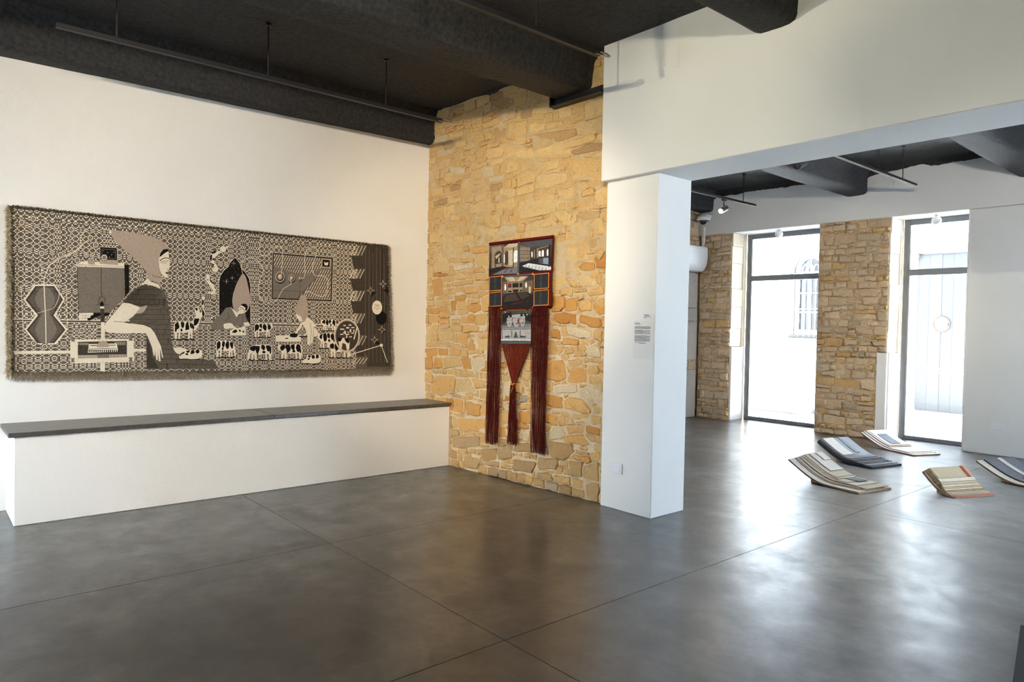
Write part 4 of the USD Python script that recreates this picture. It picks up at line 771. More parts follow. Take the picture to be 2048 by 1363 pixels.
photo('photograph', [(345, 716), (805, 692), (800, 1165), (338, 1176)], [('brown', [[(345, 716), (805, 692), (805, 940), (345, 960)]]), ('tan', [[(360, 715), (790, 694), (640, 775), (420, 785)]]), ('sand', [[(380, 715), (500, 708), (540, 770), (470, 778)], [(620, 700), (720, 696), (610, 770), (560, 772)]]), ('umber', [[(345, 716), (372, 716), (420, 785), (345, 770)], [(740, 694), (805, 692), (805, 760), (650, 775)]]), ('tan', [[(420, 800), (645, 790), (645, 950), (420, 950)]]), ('black', [[(428, 810), (480, 806), (480, 866), (428, 870)], [(495, 805), (588, 800), (588, 866), (495, 870)], [(602, 800), (642, 798), (642, 862), (602, 866)], [(428, 918), (482, 916), (482, 940), (428, 942)], [(604, 905), (642, 903), (642, 925), (604, 928)], [(500, 900), (585, 895), (585, 930), (500, 935)]]), ('red', [[(430, 815), (475, 812), (475, 850), (430, 855)], [(510, 935), (575, 930), (575, 950), (510, 955)]]), ('white', [[(372, 870), (380, 818), (394, 818), (402, 870), (396, 910), (378, 912)], [(688, 830), (696, 790), (710, 790), (718, 830), (712, 870), (694, 874)]]), ('sand', [[(742, 858), (774, 850), (770, 970), (742, 970)]]), ('black', [[(345, 1020), (400, 960), (540, 940), (720, 935), (800, 975), (800, 1165), (338, 1176)]]), ('umber', [[(400, 985), (540, 955), (560, 990), (600, 1060), (360, 1090)], [(570, 950), (700, 940), (760, 990), (640, 1050)]]), ('red', [[(480, 1116), (660, 1080), (662, 1088), (484, 1124)], [(690, 1080), (750, 1070), (750, 1075), (690, 1086)]])], 'photograph of a dim room with lit wall lamps')
H.k = 0; H.add('spacer_bar', H.area([(350, 692), (800, 652), (800, 680), (350, 714)]), 'teal_bar')
for quad in ([(148, 716), (327, 700), (325, 905), (146, 916)], [(145, 956), (325, 936), (322, 1136), (142, 1150)], [(828, 672), (1038, 656), (1034, 870), (826, 885)], [(825, 926), (1034, 906), (1030, 1126), (822, 1136)]):
    H.k = 0; q = np.array(quad); c = q.mean(0); o = c+(q-c)*1.10
    br = H.add('braid_border', H.area(o), 'ochre_braid'); tt = H.add('tartan_square', H.area(c+(q-c)*.99), 'tartan'); L = lambda u, v: tuple((q[0]*(1-u)+q[1]*u)*(1-v)+(q[3]*(1-u)+q[2]*u)*v)
    H.add('stripe', [H.line([L(u, 0), L(u, 1)], .7) for u in (.42, .52)], 'tartan_line', tt); H.add('stripe', [H.line([L(0, v), L(1, v)], 1.0) for v in (.5, )], 'tartan_black', tt)
H.k = 3
for c in ((588, 186), (578, 660), (342, 702), (803, 665), (325, 1187), (798, 1167)): H.add('braid_knot', H.disc(c, 17), 'ochre_braid')
H.at(*HH)
photo('photograph', [(188, 90), (440, 86), (436, 345), (178, 342)], [('grey', [[(188, 90), (440, 86), (436, 345), (178, 342)]]), ('green', [[(188, 90), (440, 86), (438, 200), (186, 215)]]), ('black', [[(190, 120), (270, 100), (270, 150), (230, 175), (190, 200)], [(345, 110), (436, 120), (436, 190), (390, 170), (350, 150)]]), ('white', [[(210+k*31, 95+(k*37) % 40), (222+k*31, 98+(k*37) % 40), (216+k*31, 110+(k*37) % 40)] for k in range(7)]), ('stone', [[(190, 238), (438, 236), (436, 332), (182, 330)]]), ('pale', [[(182, 332), (436, 334), (436, 345), (178, 343)]]), ('stone', [[(232, 150), (272, 145), (278, 190), (262, 226), (240, 226), (230, 190)], [(280, 125), (345, 118), (346, 180), (322, 228), (300, 228), (280, 180)], [(348, 140), (386, 132), (386, 190), (372, 224), (354, 222), (345, 190)]]), ('grey', [[(238, 165), (252, 172), (240, 176)], [(256, 172), (272, 160), (268, 174)], [(242, 200), (262, 196), (255, 214)], [(288, 145), (306, 156), (290, 160)], [(320, 156), (340, 142), (336, 160)], [(298, 195), (332, 190), (318, 212)], [(352, 155), (364, 162), (354, 166)], [(368, 160), (384, 150), (380, 166)], [(352, 188), (384, 182), (368, 212)]]), ('red', [[(320, 165), (338, 155), (336, 195), (324, 205)]]), ('slate', [[(186, 244), (436, 242), (436, 248), (186, 250)], [(215, 305), (250, 300), (260, 318), (215, 320)], [(285, 320), (295, 300), (302, 270), (312, 270), (318, 300), (330, 320)], [(340, 300), (395, 305), (390, 320), (340, 318)], [(192, 260), (196, 260), (194, 330), (190, 330)], [(270, 258), (276, 258), (276, 318), (270, 318)], [(342, 258), (348, 258), (348, 300), (342, 300)]])], 'grey photograph of carved masks on a fountain')
H.k = 0; H.add('spacer_bar', H.area([(178, 350), (436, 350), (434, 371), (180, 371)]), 'teal_bar')
def yarns(top0, top1, bot0, bot1, n, seed, rad=.0026, sag=.012, rag=.03, dz=.012):
    r = rs(seed); ms = []
    t0, t1, b0, b1 = [np.array(x) for x in hp([top0, top1, bot0, bot1], *HH)]
    for k in range(n):
        t = (k+.5)/n; s = np.clip(t+r.normal(0, .035), 0, 1); a = t0*(1-t)+t1*t; b = b0*(1-s)+b1*s; b = b+(0, r.uniform(-rag, rag*.5))
        w = np.linspace(0, 1, 7); p = a+(b-a)*w[:, None]; p[:, 0] += np.sin(w*PI*r.uniform(.8, 2.))*r.normal(0, sag*.4)
        ms.append(tube(put_h(p[:, 0], p[:, 1], r.uniform(0, dz)+.002*np.sin(w*7+k)), rad*r.uniform(.75, 1.25), 4, False))
    return join(ms)
part(hg, 'yarn_curtain', yarns((76, 52), (186, 60), (50, 1204), (156, 1214), 52, 61), 'red_yarn', True, kind='stuff', label='left curtain of dark red yarns')
part(hg, 'yarn_curtain', yarns((440, 58), (584, 50), (434, 1272), (552, 1300), 56, 62), 'red_yarn', True, kind='stuff', label='right curtain of dark red yarns')
part(hg, 'yarn_funnel', yarns((184, 370), (432, 370), (273, 708), (299, 708), 78, 63, .0026, .001, 0., .006), 'rust_yarn', True, kind='stuff')
part(hg, 'yarn_tassel', yarns((270, 708), (301, 708), (236, 1198), (322, 1215), 46, 64, .0028, .01, .03, .018), 'red_yarn', True, kind='stuff')
def cordline(pts, rad, mt, nm_='yarn_tie'):
    p = np.array(hp(curve(pts, 5), *HH)); part(hg, nm_, tube(put_h(p[:, 0], p[:, 1], np.full(len(p), .018)), rad, 6), mt, True)
cordline([(268, 708), (280, 716), (296, 712), (302, 705)], .006, 'ochre_braid'); cordline([(285, 714), (292, 735), (278, 770), (268, 802)], .0032, 'ochre_braid')
cordline([(590, 52), (596, 120), (594, 220), (590, 330), (588, 385)], .0022, 'red_binding', 'loose_yarn'); cordline([(621, -90), (629, -60), (634, -20), (634, 18), (622, 18), (624, -40)], .0026, 'red_binding', 'loose_yarn'); cordline([(184, 376), (178, 430), (178, 560)], .0012, 'ochre_braid', 'loose_yarn'); cordline([(432, 372), (440, 470), (444, 520)], .0012, 'black_metal', 'loose_yarn')

# ------------------------------------------------------------------ lighting tracks and lamps
def track(label, x, ya, yb, z, rods, loop=True, zt=CEIL+.01):
    t = thing('light_track', label, 'light track', (x, ya, z))
    part(t, 'rail', box((x-.018, ya, z-.016), (x+.018, yb, z+.016), .003), 'black_metal')
    part(t, 'rail_slot', join([box((x-.0185, ya, z-.0175), (x-.011, yb, z-.0155)), box((x+.011, ya, z-.0175), (x+.0185, yb, z-.0155))]), 'bare_metal' if loop == 0 else 'black_metal')
    for y in rods:
        part(t, 'hanger', cyl((x, y, z+.014), (x, y, zt), .006, 8), 'black_metal'); part(t, 'hanger_foot', lathe([(0, 0), (.022, 0), (.022, .02), (.008, .03)], (x, y, zt-.03), (0, 0, 1), 12), 'black_metal')
    if loop:
        p = curve([(x-.012, yb-.06, z+.02), (x-.012, yb+.06, z+.03), (x+.004, yb+.11, z+.012), (x+.014, yb+.06, z-.004), (x+.014, yb-.05, z-.01)], 6)
        part(t, 'cable_loop', tube(p, .006, 6), 'bare_metal' if loop == 2 else 'black_metal', True)
    else: part(t, 'end_cap', box((x-.017, yb, z-.015), (x+.017, yb+.02, z+.015), .004), 'grey_plastic')
    return t
track('long black light track hung under the ceiling beside the left beam', -5.45, .70, 3.75, 3.40, (1.05, 2.10, 3.15), 2)
track('black light track hung between the middle beam and the white lintel', -3.36, -2.6, 3.62, 3.40, (-1.2, .6, 1.9, 3.03), 2)
track('short black light track in the back room carrying the lit spotlight', -5.71, 5.6, 9.70, 3.395, (6.6, 8.4, 9.36), 0)
track('black light track in the back room pointing at the right window', -3.49, 5.6, 9.75, 3.40, (6.6, 8.6, 9.32), 0)
def spotlight(label, pos, aim, stem_z, power, color=WARM, lit=True, group=None, cone=46):
    pos = np.array(pos, float); aim = np.array(aim, float)-pos; aim /= np.linalg.norm(aim)
    t = thing('spotlight', label, 'spotlight', pos, group)
    part(t, 'lamp_body', lathe([(0, -.10), (.036, -.10), (.040, -.094), (.040, .055), (.037, .058), (.035, .05), (.035, .035)], pos, aim, 24), 'bare_metal' if lit else 'black_metal', 40)
    part(t, 'lens', lathe([(.0, .036), (.0345, .036)], pos, aim, 20), 'lamp_glow' if lit else 'dark_glass')
    part(t, 'stem', join([cyl(pos-aim*.03+(0, 0, .035), (pos[0]-aim[0]*.03, pos[1]-aim[1]*.03, stem_z-.02), .008, 8), box((pos[0]-aim[0]*.03-.014, pos[1]-aim[1]*.03-.045, stem_z-.045), (pos[0]-aim[0]*.03+.014, pos[1]-aim[1]*.03+.045, stem_z-.017), .003)]), 'black_metal')
    if power:
        l = UsdLux.SphereLight.Define(stage, t.path+'/light'); z = -aim; x = np.cross((0, 0, 1.), z); x /= np.linalg.norm(x); y = np.cross(z, x); o = aim*.065
        l.AddTransformOp().Set(Gf.Matrix4d(*x, 0, *y, 0, *z, 0, *o, 1)); l.CreateRadiusAttr(.03); l.CreateIntensityAttr(power*100); l.CreateColorAttr(Gf.Vec3f(*color))
        sh = UsdLux.ShapingAPI.Apply(l.GetPrim()); sh.CreateShapingConeAngleAttr(cone); sh.CreateShapingConeSoftnessAttr(.6)
    return t
spotlight('small lit spotlight on the short track in the back room, its lamp glowing', (-5.71, 8.83, 3.22), (-5.72, 6.4, 2.1), 3.395, 3.5)
spotlight('unlit cylindrical spotlight just under the white lintel in the back room', (-3.49, 6.74, 3.17), (-3.49, 5.4, 2.6), 3.40, 0, lit=False)
track('short black light track of the back room, right of the view', -1.6, 5.2, 7.0, 3.40, (5.5, 6.6), 0)
spotlight('lamp on the right back track turned to the left window', (-1.6, 5.5, 3.12), (-5.3, 10.2, 3.2), 3.40, BACK_LAMP_POWER*1.6, cone=46)
spotlight('lamp on the right back track turned to the stone pier', (-1.6, 6.2, 3.12), (-4.5, 10.2, 1.7), 3.40, BACK_LAMP_POWER*1.2, cone=21)
# the lamps of the front room, on its third track, right of the view
track('black light track right of the view carrying the lamps of the front room', -1.45, -2.6, 2.58, 3.40, (-1.5, .2, 1.9), 0)
for pos, aim, what, k in (((-1.45, -2.0, 3.22), (-6.55, 1.1, 1.45), 'the left end of the tapestry', 1.15), ((-1.45, -1.0, 3.22), (-6.55, 2.5, 1.45), 'the middle of the tapestry', 1.25), ((-1.45, .0, 3.22), (-6.5, 3.6, 1.6), 'the corner of the room', .95), ((-1.45, .9, 3.22), (-5.8, 4.3, 1.9), 'the left of the stone wall', 1.0), ((-1.45, 1.7, 3.22), (-5.35, 4.3, 1.9), 'the right of the stone wall', .72), ((-1.45, -2.55, 3.22), (-2.9, 4.33, 3.7), 'the left of the lintel', 1.9), ((-3.36, -2.55, 3.22), (-1.3, 4.33, 3.3), 'the right of the lintel', 1.9)):
    spotlight('warm lamp on a front track turned to '+what, pos, aim, 3.40, LAMP_POWER*k, color=(1., .92, .64) if 'lintel' in what else WARM, cone=22 if 'stone' in what else (22 if 'lintel' in what else 38))

# ------------------------------------------------------------------ fittings
p = on_x(1396, 520, -6.98)
ac = thing('air_conditioner', 'white wall air conditioner high on the side wall past the pillar', 'air conditioner', (-7.03, 9.9, 2.45))
prof = [(-6.97, 2.49), (-6.97, 2.89), (-6.87, 2.89), (-6.845, 2.87), (-6.83, 2.72), (-6.85, 2.58), (-6.90, 2.50), (-6.95, 2.47)]
v = np.array([(x, y, z) for y in (9.25, 10.16) for x, z in prof]); n = len(prof)
f = [(i, (i+1) % n, n+(i+1) % n, n+i) for i in range(n)]; f = np.vstack([VF((v, np.array(f)))[1], [(0, i+1, i) for i in range(1, n-1)], [(n, n+i, n+i+1) for i in range(1, n-1)]])
part(ac, 'casing', (v, f), 'white_plastic', 30); part(ac, 'air_slot', box((-6.94, 9.3, 2.466), (-6.90, 10.1, 2.475)), 'grey_plastic'); part(ac, 'top_seam', box((-6.965, 9.25, 2.845), (-6.842, 10.162, 2.85)), 'grey_plastic')
pi = thing('cable_duct', 'narrow white cable duct running up from the air conditioner to the dome camera', 'cable duct', (-6.96, 10.22, 2.9)); part(pi, 'duct', box((-6.985, 10.20, 2.90), (-6.945, 10.245, 3.24), .003), 'white_plastic'); part(pi, 'clip', box((-6.99, 10.195, 3.05), (-6.94, 10.246, 3.07), .002), 'white_plastic')
cc = thing('dome_camera', 'small white dome security camera under the beam end above the duct', 'camera', (-6.90, 10.1, 3.35))
part(cc, 'housing', lathe([(0, .075), (.10, .075), (.115, .06), (.115, .02), (.10, .005), (.06, 0)], (-6.90, 10.10, 3.32), (0, 0, 1), 28), 'white_plastic', 40); part(cc, 'bracket', box((-6.96, 10.1, 3.38), (-6.84, 10.255, 3.43), .006), 'white_plastic'); part(cc, 'lens_band', lathe([(.093, 0), (.101, .003), (.101, .016), (.093, .018)], (-6.90, 10.10, 3.318), (0, 0, 1), 28), 'dark_glass'); part(cc, 'dome', lathe([(.058, 0), (.055, -.025), (.042, -.046), (.022, -.058), (0, -.062)], (-6.90, 10.10, 3.322), (0, 0, 1), 24), 'dark_glass', True)
for (px, py), lb in (((1558, 468), 'round white globe lamp fixed under the head of the left window'), ((1873, 441), 'round white globe lamp fixed under the head of the right window')):
    c = on_y(px, py, 10.45); g_ = thing('globe_lamp', lb, 'globe lamp', c)
    part(g_, 'globe', lathe([(.062*math.sin(a), .062*math.cos(a)) for a in np.linspace(PI, .25, 14)], c, (0, 0, 1), 24), 'opal', True); part(g_, 'lamp_holder', lathe([(.02, .055), (.026, .06), (.03, .075), (.03, 3.102-c[2])], c, (0, 0, 1), 18), 'white_plastic', 40)
# texts and sockets
ls = thing('wall_text', 'large pale sheet of printed text on the front of the white pillar', 'wall text', (-3.52, 4.398, 1.26))
def sheet(t, x0, x1, z0, z1, rows, y=4.3985):
    part(t, 'sheet', box((x0, y-.003, z0), (x1, y, z1)), 'paper')
    part(t, 'print_lines', join([box((x0+(x1-x0)*a, y-.0036, z1-(z1-z0)*v-h), (x0+(x1-x0)*b, y-.0031, z1-(z1-z0)*v)) for v, a, b, h in rows]), 'print_grey')
rows = [(.06, .08, .32, .006), (.10, .10, .38, .004)]+[(.15+.012*k, .08, .86 if k % 5 else .8, .0022) for k in range(6)]+[(.24+.012*k, .08, .84 if k % 4 else .5, .0022) for k in range(10)]+[(.385+.012*k, .08, .84 if k % 6 else .66, .0022) for k in range(14)]+[(.575, .08, .60, .003), (.588, .3, .64, .003)]
sheet(ls, -3.636, -3.432, 1.255, 1.560, rows)
l2 = thing('wall_label', 'small caption label above the large text sheet on the pillar', 'label', (-3.5, 4.398, 1.56)); sheet(l2, -3.535, -3.43, 1.563, 1.612, [(.1, .04, .52, .007), (.38, .06, .66, .004), (.55, .02, .3, .004)])
for lb, x0, x1, z0, z1, y in (('white blank socket plate low on the front of the pillar', -3.815, -3.715, .30, .385, 4.40), ('white socket plate on the wall right of the second window', -2.71, -2.56, .33, .405, YB-.01)):
    o = thing('socket_plate', lb, 'socket', (x0, y, z0)); part(o, 'plate', box((x0, y-.014, z0), (x1, y, z1), .003), 'white_plastic'); part(o, 'insert', box((x0+.018, y-.017, z0+.014), (x1-.018, y-.012, z1-.014), .002), 'white_plastic')
tm = tag(Node(fresh('/World', 'floor_mat'), (0, 0, 0)) if 0 else thing('floor_mat', 'dark rubber floor mat at the right edge of the picture', 'mat', (-.5, 4.0, 0)))
part(tm, 'mat', join([(np.array([(-1.005, 4.28, z) if 0 else q_ for z in (0.001, .012) for q_ in ((-.985, 4.33, z), (-.80, 3.40, z), (.3, 3.6, z), (.1, 4.55, z))]), VF((np.zeros((8, 3)), np.array([(3, 2, 1, 0), (4, 5, 6, 7), (0, 1, 5, 4), (1, 2, 6, 5), (2, 3, 7, 6), (3, 0, 4, 7)])))[1])]), 'rubber_mat')

# ------------------------------------------------------------------ bent-up stacks of plywood on the floor of the back room
def ply(name, c, edge=.6):
    simple(name, lin(*c), .5, scale=22., amount=.07)
ply('ply_cream', (234, 224, 204)); ply('ply_white', (236, 234, 230)); ply('ply_tan', (204, 184, 148)); ply('ply_grey', (120, 123, 130)); ply('ply_black', (48, 48, 50)); ply('ply_edge', (140, 106, 66)); ply('ply_red', (178, 62, 30)); ply('ply_brown', (176, 146, 110)); ply('ply_blue', (94, 98, 112))
def board(label, o, th, W, L, rise, flatL, layers, thick=.0058):
    """layers: (s0, s1, v0, v1, material) from the low end (s=0) to the raised end (s=1), each a bent sheet lying on those below it"""
    u = np.array([math.cos(th), math.sin(th)]); v = np.array([u[1], -u[0]]); o = np.array(o, float)
    t = thing('plywood_stack', label, 'sculpture', (*o, 0))
    def prof(s):
        x = np.clip((s-flatL)/(1-flatL), 0, 1); return rise*(1.55*x*x-.55*x**3)
    tops = []
    for s0, s1, v0, v1, mt in layers:
        lev = 1+max([n for a0, a1, b0, b1, n in tops if a0 < s1-.01 and a1 > s0+.01 and b0 < v1-.005 and b1 > v0+.005] or [-1]); tops.append((s0, s1, v0, v1, lev))
        ss = np.linspace(s0, s1, 18); h = prof(ss); sl = np.gradient(h, ss*L); nrm = np.stack([-sl, np.ones_like(sl)], 1); nrm /= np.linalg.norm(nrm, axis=1, keepdims=True)
        P = []
        for base in (lev*thick+.001, (lev+1)*thick+.0005):
            for vv in (v0, v1):
                pos = np.stack([ss*L, h], 1)+nrm*base
                xy = o+pos[:, :1]*u+v*vv*W; P.append(np.column_stack([xy, pos[:, 1]+.0]))
        n = 18; V = np.vstack(P); i = np.arange(n-1)
        A, B, Cc, Dd = 0, n, 2*n, 3*n
        f = np.vstack([np.stack([Cc+i, Dd+i, Dd+i+1, Cc+i+1], 1), np.stack([A+i, A+i+1, B+i+1, B+i], 1), np.stack([A+i, Cc+i, Cc+i+1, A+i+1], 1), np.stack([B+i, B+i+1, Dd+i+1, Dd+i], 1), [(A, B, Dd, Cc), (A+n-1, Cc+n-1, Dd+n-1, B+n-1)]])
        sheet_ = part(t, 'plywood_sheet', (V, f[:2*(n-1)] if 0 else f[:n-1]), mt, True)
        part(sheet_, 'cut_edge', (V, f[n-1:]), 'ply_edge' if mt not in ('ply_black', 'ply_grey', 'ply_red') else ('ply_black' if mt != 'ply_red' else 'ply_red'))
    s = flatL+.35*(1-flatL); hh = float(prof(np.array([s]))[0])-.002
    c = o+u*s*L+v*W*.5; q = np.array([c+u*a+v*b for a, b in ((-.03, -W*.42), (.05, -W*.42), (.05, W*.42), (-.03, W*.42))])
    part(t, 'support_block', (np.array([(*p, z) for z in (0, max(hh, .012)) for p in q]), np.array([(3, 2, 1, 0), (4, 5, 6, 7), (0, 1, 5, 4), (1, 2, 6, 5), (2, 3, 7, 6), (3, 0, 4, 7)])), 'ply_brown')
    return t
full = lambda mts: [(0, 1, 0, 1, m) for m in mts]
board('cream plywood stack with stepped sheets and one dark strip, nearest the white pillar', (-2.783, 6.652), 2.938, .487, .80, .175, .42,
      full(['ply_cream', 'ply_cream', 'ply_cream'])+[(.08, 1, .18, 1, 'ply_tan'), (.10, 1, .22, 1, 'ply_cream'), (.02, .93, .28, .98, 'ply_tan'), (.16, 1, .30, 1, 'ply_cream'), (.30, 1, .36, 1, 'ply_cream'), (.46, 1, .40, 1, 'ply_cream'), (.50, 1, .44, 1, 'ply_tan'), (.66, 1, .58, 1, 'ply_cream'), (.86, 1, .78, 1, 'ply_cream'), (.26, .46, .62, .90, 'ply_grey')])
board('charcoal plywood stack with a cream sheet at its raised end', (-3.218, 8.009), 2.895, .50, .73, .175, .40,
      full(['ply_black']*4)+[(.06, 1, .0, 1, 'ply_grey'), (.16, 1, 0, 1, 'ply_black'), (.22, 1, 0, 1, 'ply_grey'), (.28, 1, .03, 1, 'ply_black'), (.34, 1, .03, 1, 'ply_grey'), (.40, 1, .06, 1, 'ply_grey'), (.58, 1, .10, .45, 'ply_cream'), (.62, 1, .62, .74, 'ply_blue')])
board('white plywood stack with a slate blue rectangle on top, by the right window', (-3.252, 9.275), 2.714, .42, .86, .15, .40,
      full(['ply_white']*3)+[(.08, 1, .08, 1, 'ply_white'), (.14, 1, .10, 1, 'ply_white'), (.50, 1, .16, 1, 'ply_tan'), (.52, 1, .18, 1, 'ply_white'), (.54, 1, .24, 1, 'ply_white'), (.58, .88, .38, .72, 'ply_blue')])
board('short tan plywood stack of many narrow sheets with a red front edge', (-2.17, 7.228), 2.743, .487, .36, .165, .22,
      [(0, 1, .0, 1, 'ply_white'), (0, .09, .06, 1, 'ply_red')]+[(.10, 1, 0, 1, 'ply_white')]+[(.08, 1, 0, 1, 'ply_brown'), (.14, 1, 0, 1, 'ply_white'), (.20, 1, .02, 1, 'ply_tan'), (.30, 1, .03, 1, 'ply_brown'), (.36, 1, .04, 1, 'ply_cream'), (.42, 1, .05, 1, 'ply_tan'), (.48, 1, .06, 1, 'ply_cream'), (.54, 1, .07, 1, 'ply_tan'), (.62, 1, .08, 1, 'ply_cream'), (.72, 1, .10, 1, 'ply_tan'), (.72, 1, .86, .92, 'ply_red')])
board('grey plywood stack with two cream strips at the right edge of the picture', (-1.72, 8.29), 2.785, .56, .71, .155, .36,
      full(['ply_black', 'ply_cream', 'ply_cream'])+[(0, 1, .18, 1, 'ply_black'), (.0, 1, .19, 1, 'ply_grey'), (.30, 1, .52, .64, 'ply_white'), (0., .5, .34, 1, 'ply_grey')])

# ------------------------------------------------------------------ the street outside
simple('street_stone', (.60, .585, .57), .8, scale=2.5, amount=.1, bump=.2, bscale=40.)
simple('facade', (.55, .545, .535), .8, scale=1.2, amount=.04)
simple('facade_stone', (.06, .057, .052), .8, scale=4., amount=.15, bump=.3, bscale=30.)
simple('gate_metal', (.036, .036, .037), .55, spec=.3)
simple('old_cap', (.05, .042, .034), .85, scale=5., amount=.3, bump=.4, bscale=20.)
simple('street_glass', (.035, .038, .045), .15)
st = struct('ground'); part(st, 'paving', box((-16, 10.80, -.25), (8, 19.5, -.02)), 'street_stone')
part(st, 'paving', box((-16, -22, -.25), (8, -3.9, -.05)), 'facade_stone'); part(st, 'sill_step', box((-6.45, YG+.06, -.1), (-2.95, 10.98, -.005), .006), 'street_stone')
fy = 12.7
bd = thing('facade_building', 'white building across the street with an arched barred window', 'building', (-8, fy, 0))
part(bd, 'wall', box((-16, fy+.12, 0), (-6.76, fy+2.05, 7.5)), 'facade'); part(bd, 'wall', box((-5.96, fy+.12, 0), (-5.55, fy+2.05, 7.5)), 'facade'); part(bd, 'wall', box((-6.76, fy+.4, 0), (-5.96, fy+2.05, 7.5)), 'facade')
aw = Polygon([(-16, 0), (-5.55, 0), (-5.55, 7.5), (-16, 7.5)])
cx_, hw, spr = -6.345, .25, 2.62
arch = lambda e: Polygon([(cx_-hw-e, 1.44-e), (cx_+hw+e, 1.44-e)]+[(cx_+(hw+e)*math.cos(a), spr+(hw+e*1.0)*1.16*math.sin(a)) for a in np.linspace(0, PI, 20)])
put_f = lambda u, v, d: np.stack([u, fy-np.asarray(d), v], -1)
part(bd, 'front', flat(aw.difference(arch(0.0)), put_f, -.14, 0), 'facade')
sr = part(bd, 'window_surround', flat(arch(.10).difference(arch(0)), put_f, 0, .03), 'facade_stone'); part(bd, 'window_sill', box((cx_-.40, fy-.10, 1.32), (cx_+.40, fy, 1.375), .006), 'facade_stone'); part(bd, 'impost', box((cx_-.40, fy-.05, 2.60), (cx_-hw, fy, 2.67), .004), 'facade_stone'); part(bd, 'impost', box((cx_+hw, fy-.05, 2.60), (cx_+.40, fy, 2.67), .004), 'facade_stone')
wf_ = part(bd, 'window_frame', join([flat(arch(0).difference(arch(-.035)), put_f, -.13, -.09)]+[box((x-.014, fy+.09, 1.44), (x+.014, fy+.13, 2.88)) for x in (cx_,)]+[box((cx_-hw, fy+.085, z-.03), (cx_+hw, fy+.13, z+.03)) for z in (2.60, 1.50)]+[box((cx_-hw, fy+.09, z-.012), (cx_+hw, fy+.13, z+.012)) for z in (1.86, 2.22)]), 'white_paint')
for x0, x1 in ((cx_-hw, cx_), (cx_, cx_+hw)):
    for z0, z1 in ((1.44, 1.86), (1.86, 2.22), (2.22, 2.6), (2.6, 2.885)): part(wf_, 'pane', box((x0+.004, fy+.11, z0+.004), (x1-.004, fy+.116, z1-.004)), 'street_glass')
part(bd, 'window_bars', join([cyl((cx_+dx, fy-.03, 1.40), (cx_+dx, fy-.03, 2.60), .011, 8) for dx in (-.16, -.055, .055, .16)]+[box((cx_-hw-.02, fy-.04, z-.008), (cx_+hw+.02, fy-.02, z+.008)) for z in (1.47, 1.92, 2.58)]+[tube(curve([(cx_+dx-.055, fy-.03, 2.60), (cx_+dx-.04, fy-.03, 2.70), (cx_+dx, fy-.03, 2.745), (cx_+dx+.04, fy-.03, 2.70), (cx_+dx+.055, fy-.03, 2.60)], 5), .009, 6) for dx in (-.165, -.055, .055, .165)]), 'white_paint')
lg = thing('street_bench', 'low pale stone ledge at the foot of the white building', 'ledge', (-7, 12.4, 0)); part(lg, 'ledge_top', box((-12, 12.20, .21), (-6.13, fy-.003, .25), .01), 'facade_stone'); part(lg, 'ledge_base', box((-12, 12.23, -.02), (-6.16, fy-.003, .21)), 'facade_stone')
gy = 14.80
gt = thing('metal_gate', 'pale grey corrugated sheet metal gate across the street', 'gate', (-4, gy, 0))
for k in range(17):
    x = -5.20+k*.205; part(gt, 'gate_panel', box((x, gy-.012*(k % 2), .01), (x+.212, gy+.03-.012*(k % 2), 3.02), .004), 'gate_metal')
part(gt, 'gate_rail', join([box((-5.2, gy+.03, z), (-1.72, gy+.08, z+.06)) for z in (.3, 1.5, 2.8)]), 'gate_metal')
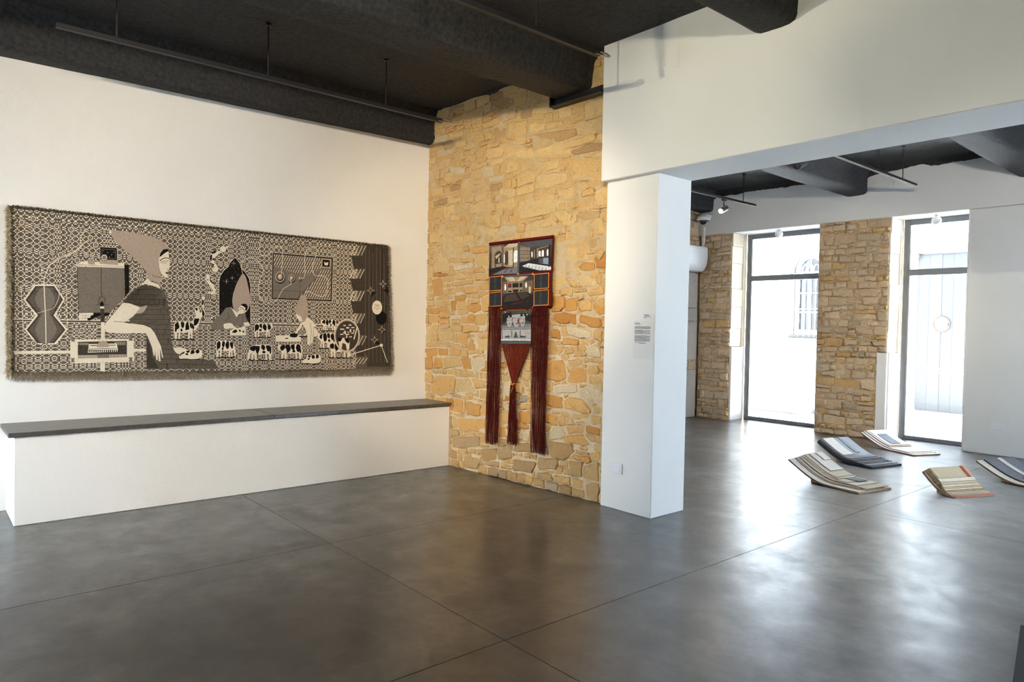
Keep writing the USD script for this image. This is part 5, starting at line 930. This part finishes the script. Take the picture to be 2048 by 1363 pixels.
cw = thing('gate_wall', 'white masonry wall with a weathered cap over the metal gate', 'wall', (-4, gy, 0)); part(cw, 'pier', box((-5.56, gy-.05, -.02), (-5.215, gy+.4, 3.05)), 'facade'); part(cw, 'pier', box((-1.7, gy-.05, -.02), (-1.0, gy+.4, 3.05)), 'facade'); part(cw, 'lintel_cap', box((-5.20, gy-.10, 3.045), (-1.0, gy+.42, 3.20), .02), 'old_cap'); part(cw, 'corbel', box((-5.34, gy-.08, 2.93), (-5.18, gy+.3, 3.05), .02), 'old_cap'); part(cw, 'upper_wall', box((-5.56, gy-.0, 3.20), (-1.0, gy+.4, 4.1)), 'facade'); part(cw, 'coping', box((-5.56, gy-.07, 3.34), (-1.0, gy-.0, 3.38)), 'facade')
bb = thing('rear_building', 'tall white house rising behind the metal gate', 'building', (-3, 18, 0)); part(bb, 'wall', box((-9, 18.2, -.02), (4, 19.2, 8)), 'facade'); part(bb, 'vent', box((-4.75, 18.14, 4.02), (-4.3, 18.2, 4.2)), 'gate_metal'); part(bb, 'ledge', box((-9, 18.1, 4.5), (4, 18.2, 4.6)), 'facade')
sg = thing('round_sign', 'round red and white sign with two lines of lettering on the metal gate', 'sign', (-4.771, gy-.02, 1.685))
simple('sign_red', (.06, .016, .008), .5); simple('sign_blue', (.03, .036, .05), .5)
ring_ = lambda r0, r1, m, nm_, d0: part(sg, nm_, flat(Point(-4.771, 1.685).buffer(r1).difference(Point(-4.771, 1.685).buffer(r0)) if r0 else Point(-4.771, 1.685).buffer(r1), lambda u, v, d: np.stack([u, gy-.014-np.asarray(d), v], -1), d0, d0+.004), m)
ring_(0, .150, 'sign_blue', 'sign_plate', 0.); ring_(.118, .150, 'sign_red', 'sign_ring', .004)
part(sg, 'lettering_band', join([box((-4.90, gy-.022, 1.66), (-4.64, gy-.018, 1.70)), box((-4.87, gy-.022, 1.71), (-4.69, gy-.018, 1.745)), box((-4.80, gy-.022, 1.585), (-4.72, gy-.018, 1.62))]), 'facade_stone')
rp = thing('round_plate', 'round cream plate on the metal gate at the edge of the right window', 'sign', (-4.31, gy-.02, 1.18)); part(rp, 'plate', flat(Point(-4.31, 1.18).buffer(.105), lambda u, v, d: np.stack([u, gy-.014-np.asarray(d), v], -1), 0, .006), 'old_cap'); part(rp, 'plate_face', flat(Point(-4.31, 1.18).buffer(.09), lambda u, v, d: np.stack([u, gy-.014-np.asarray(d), v], -1), .006, .009), 'facade_stone')
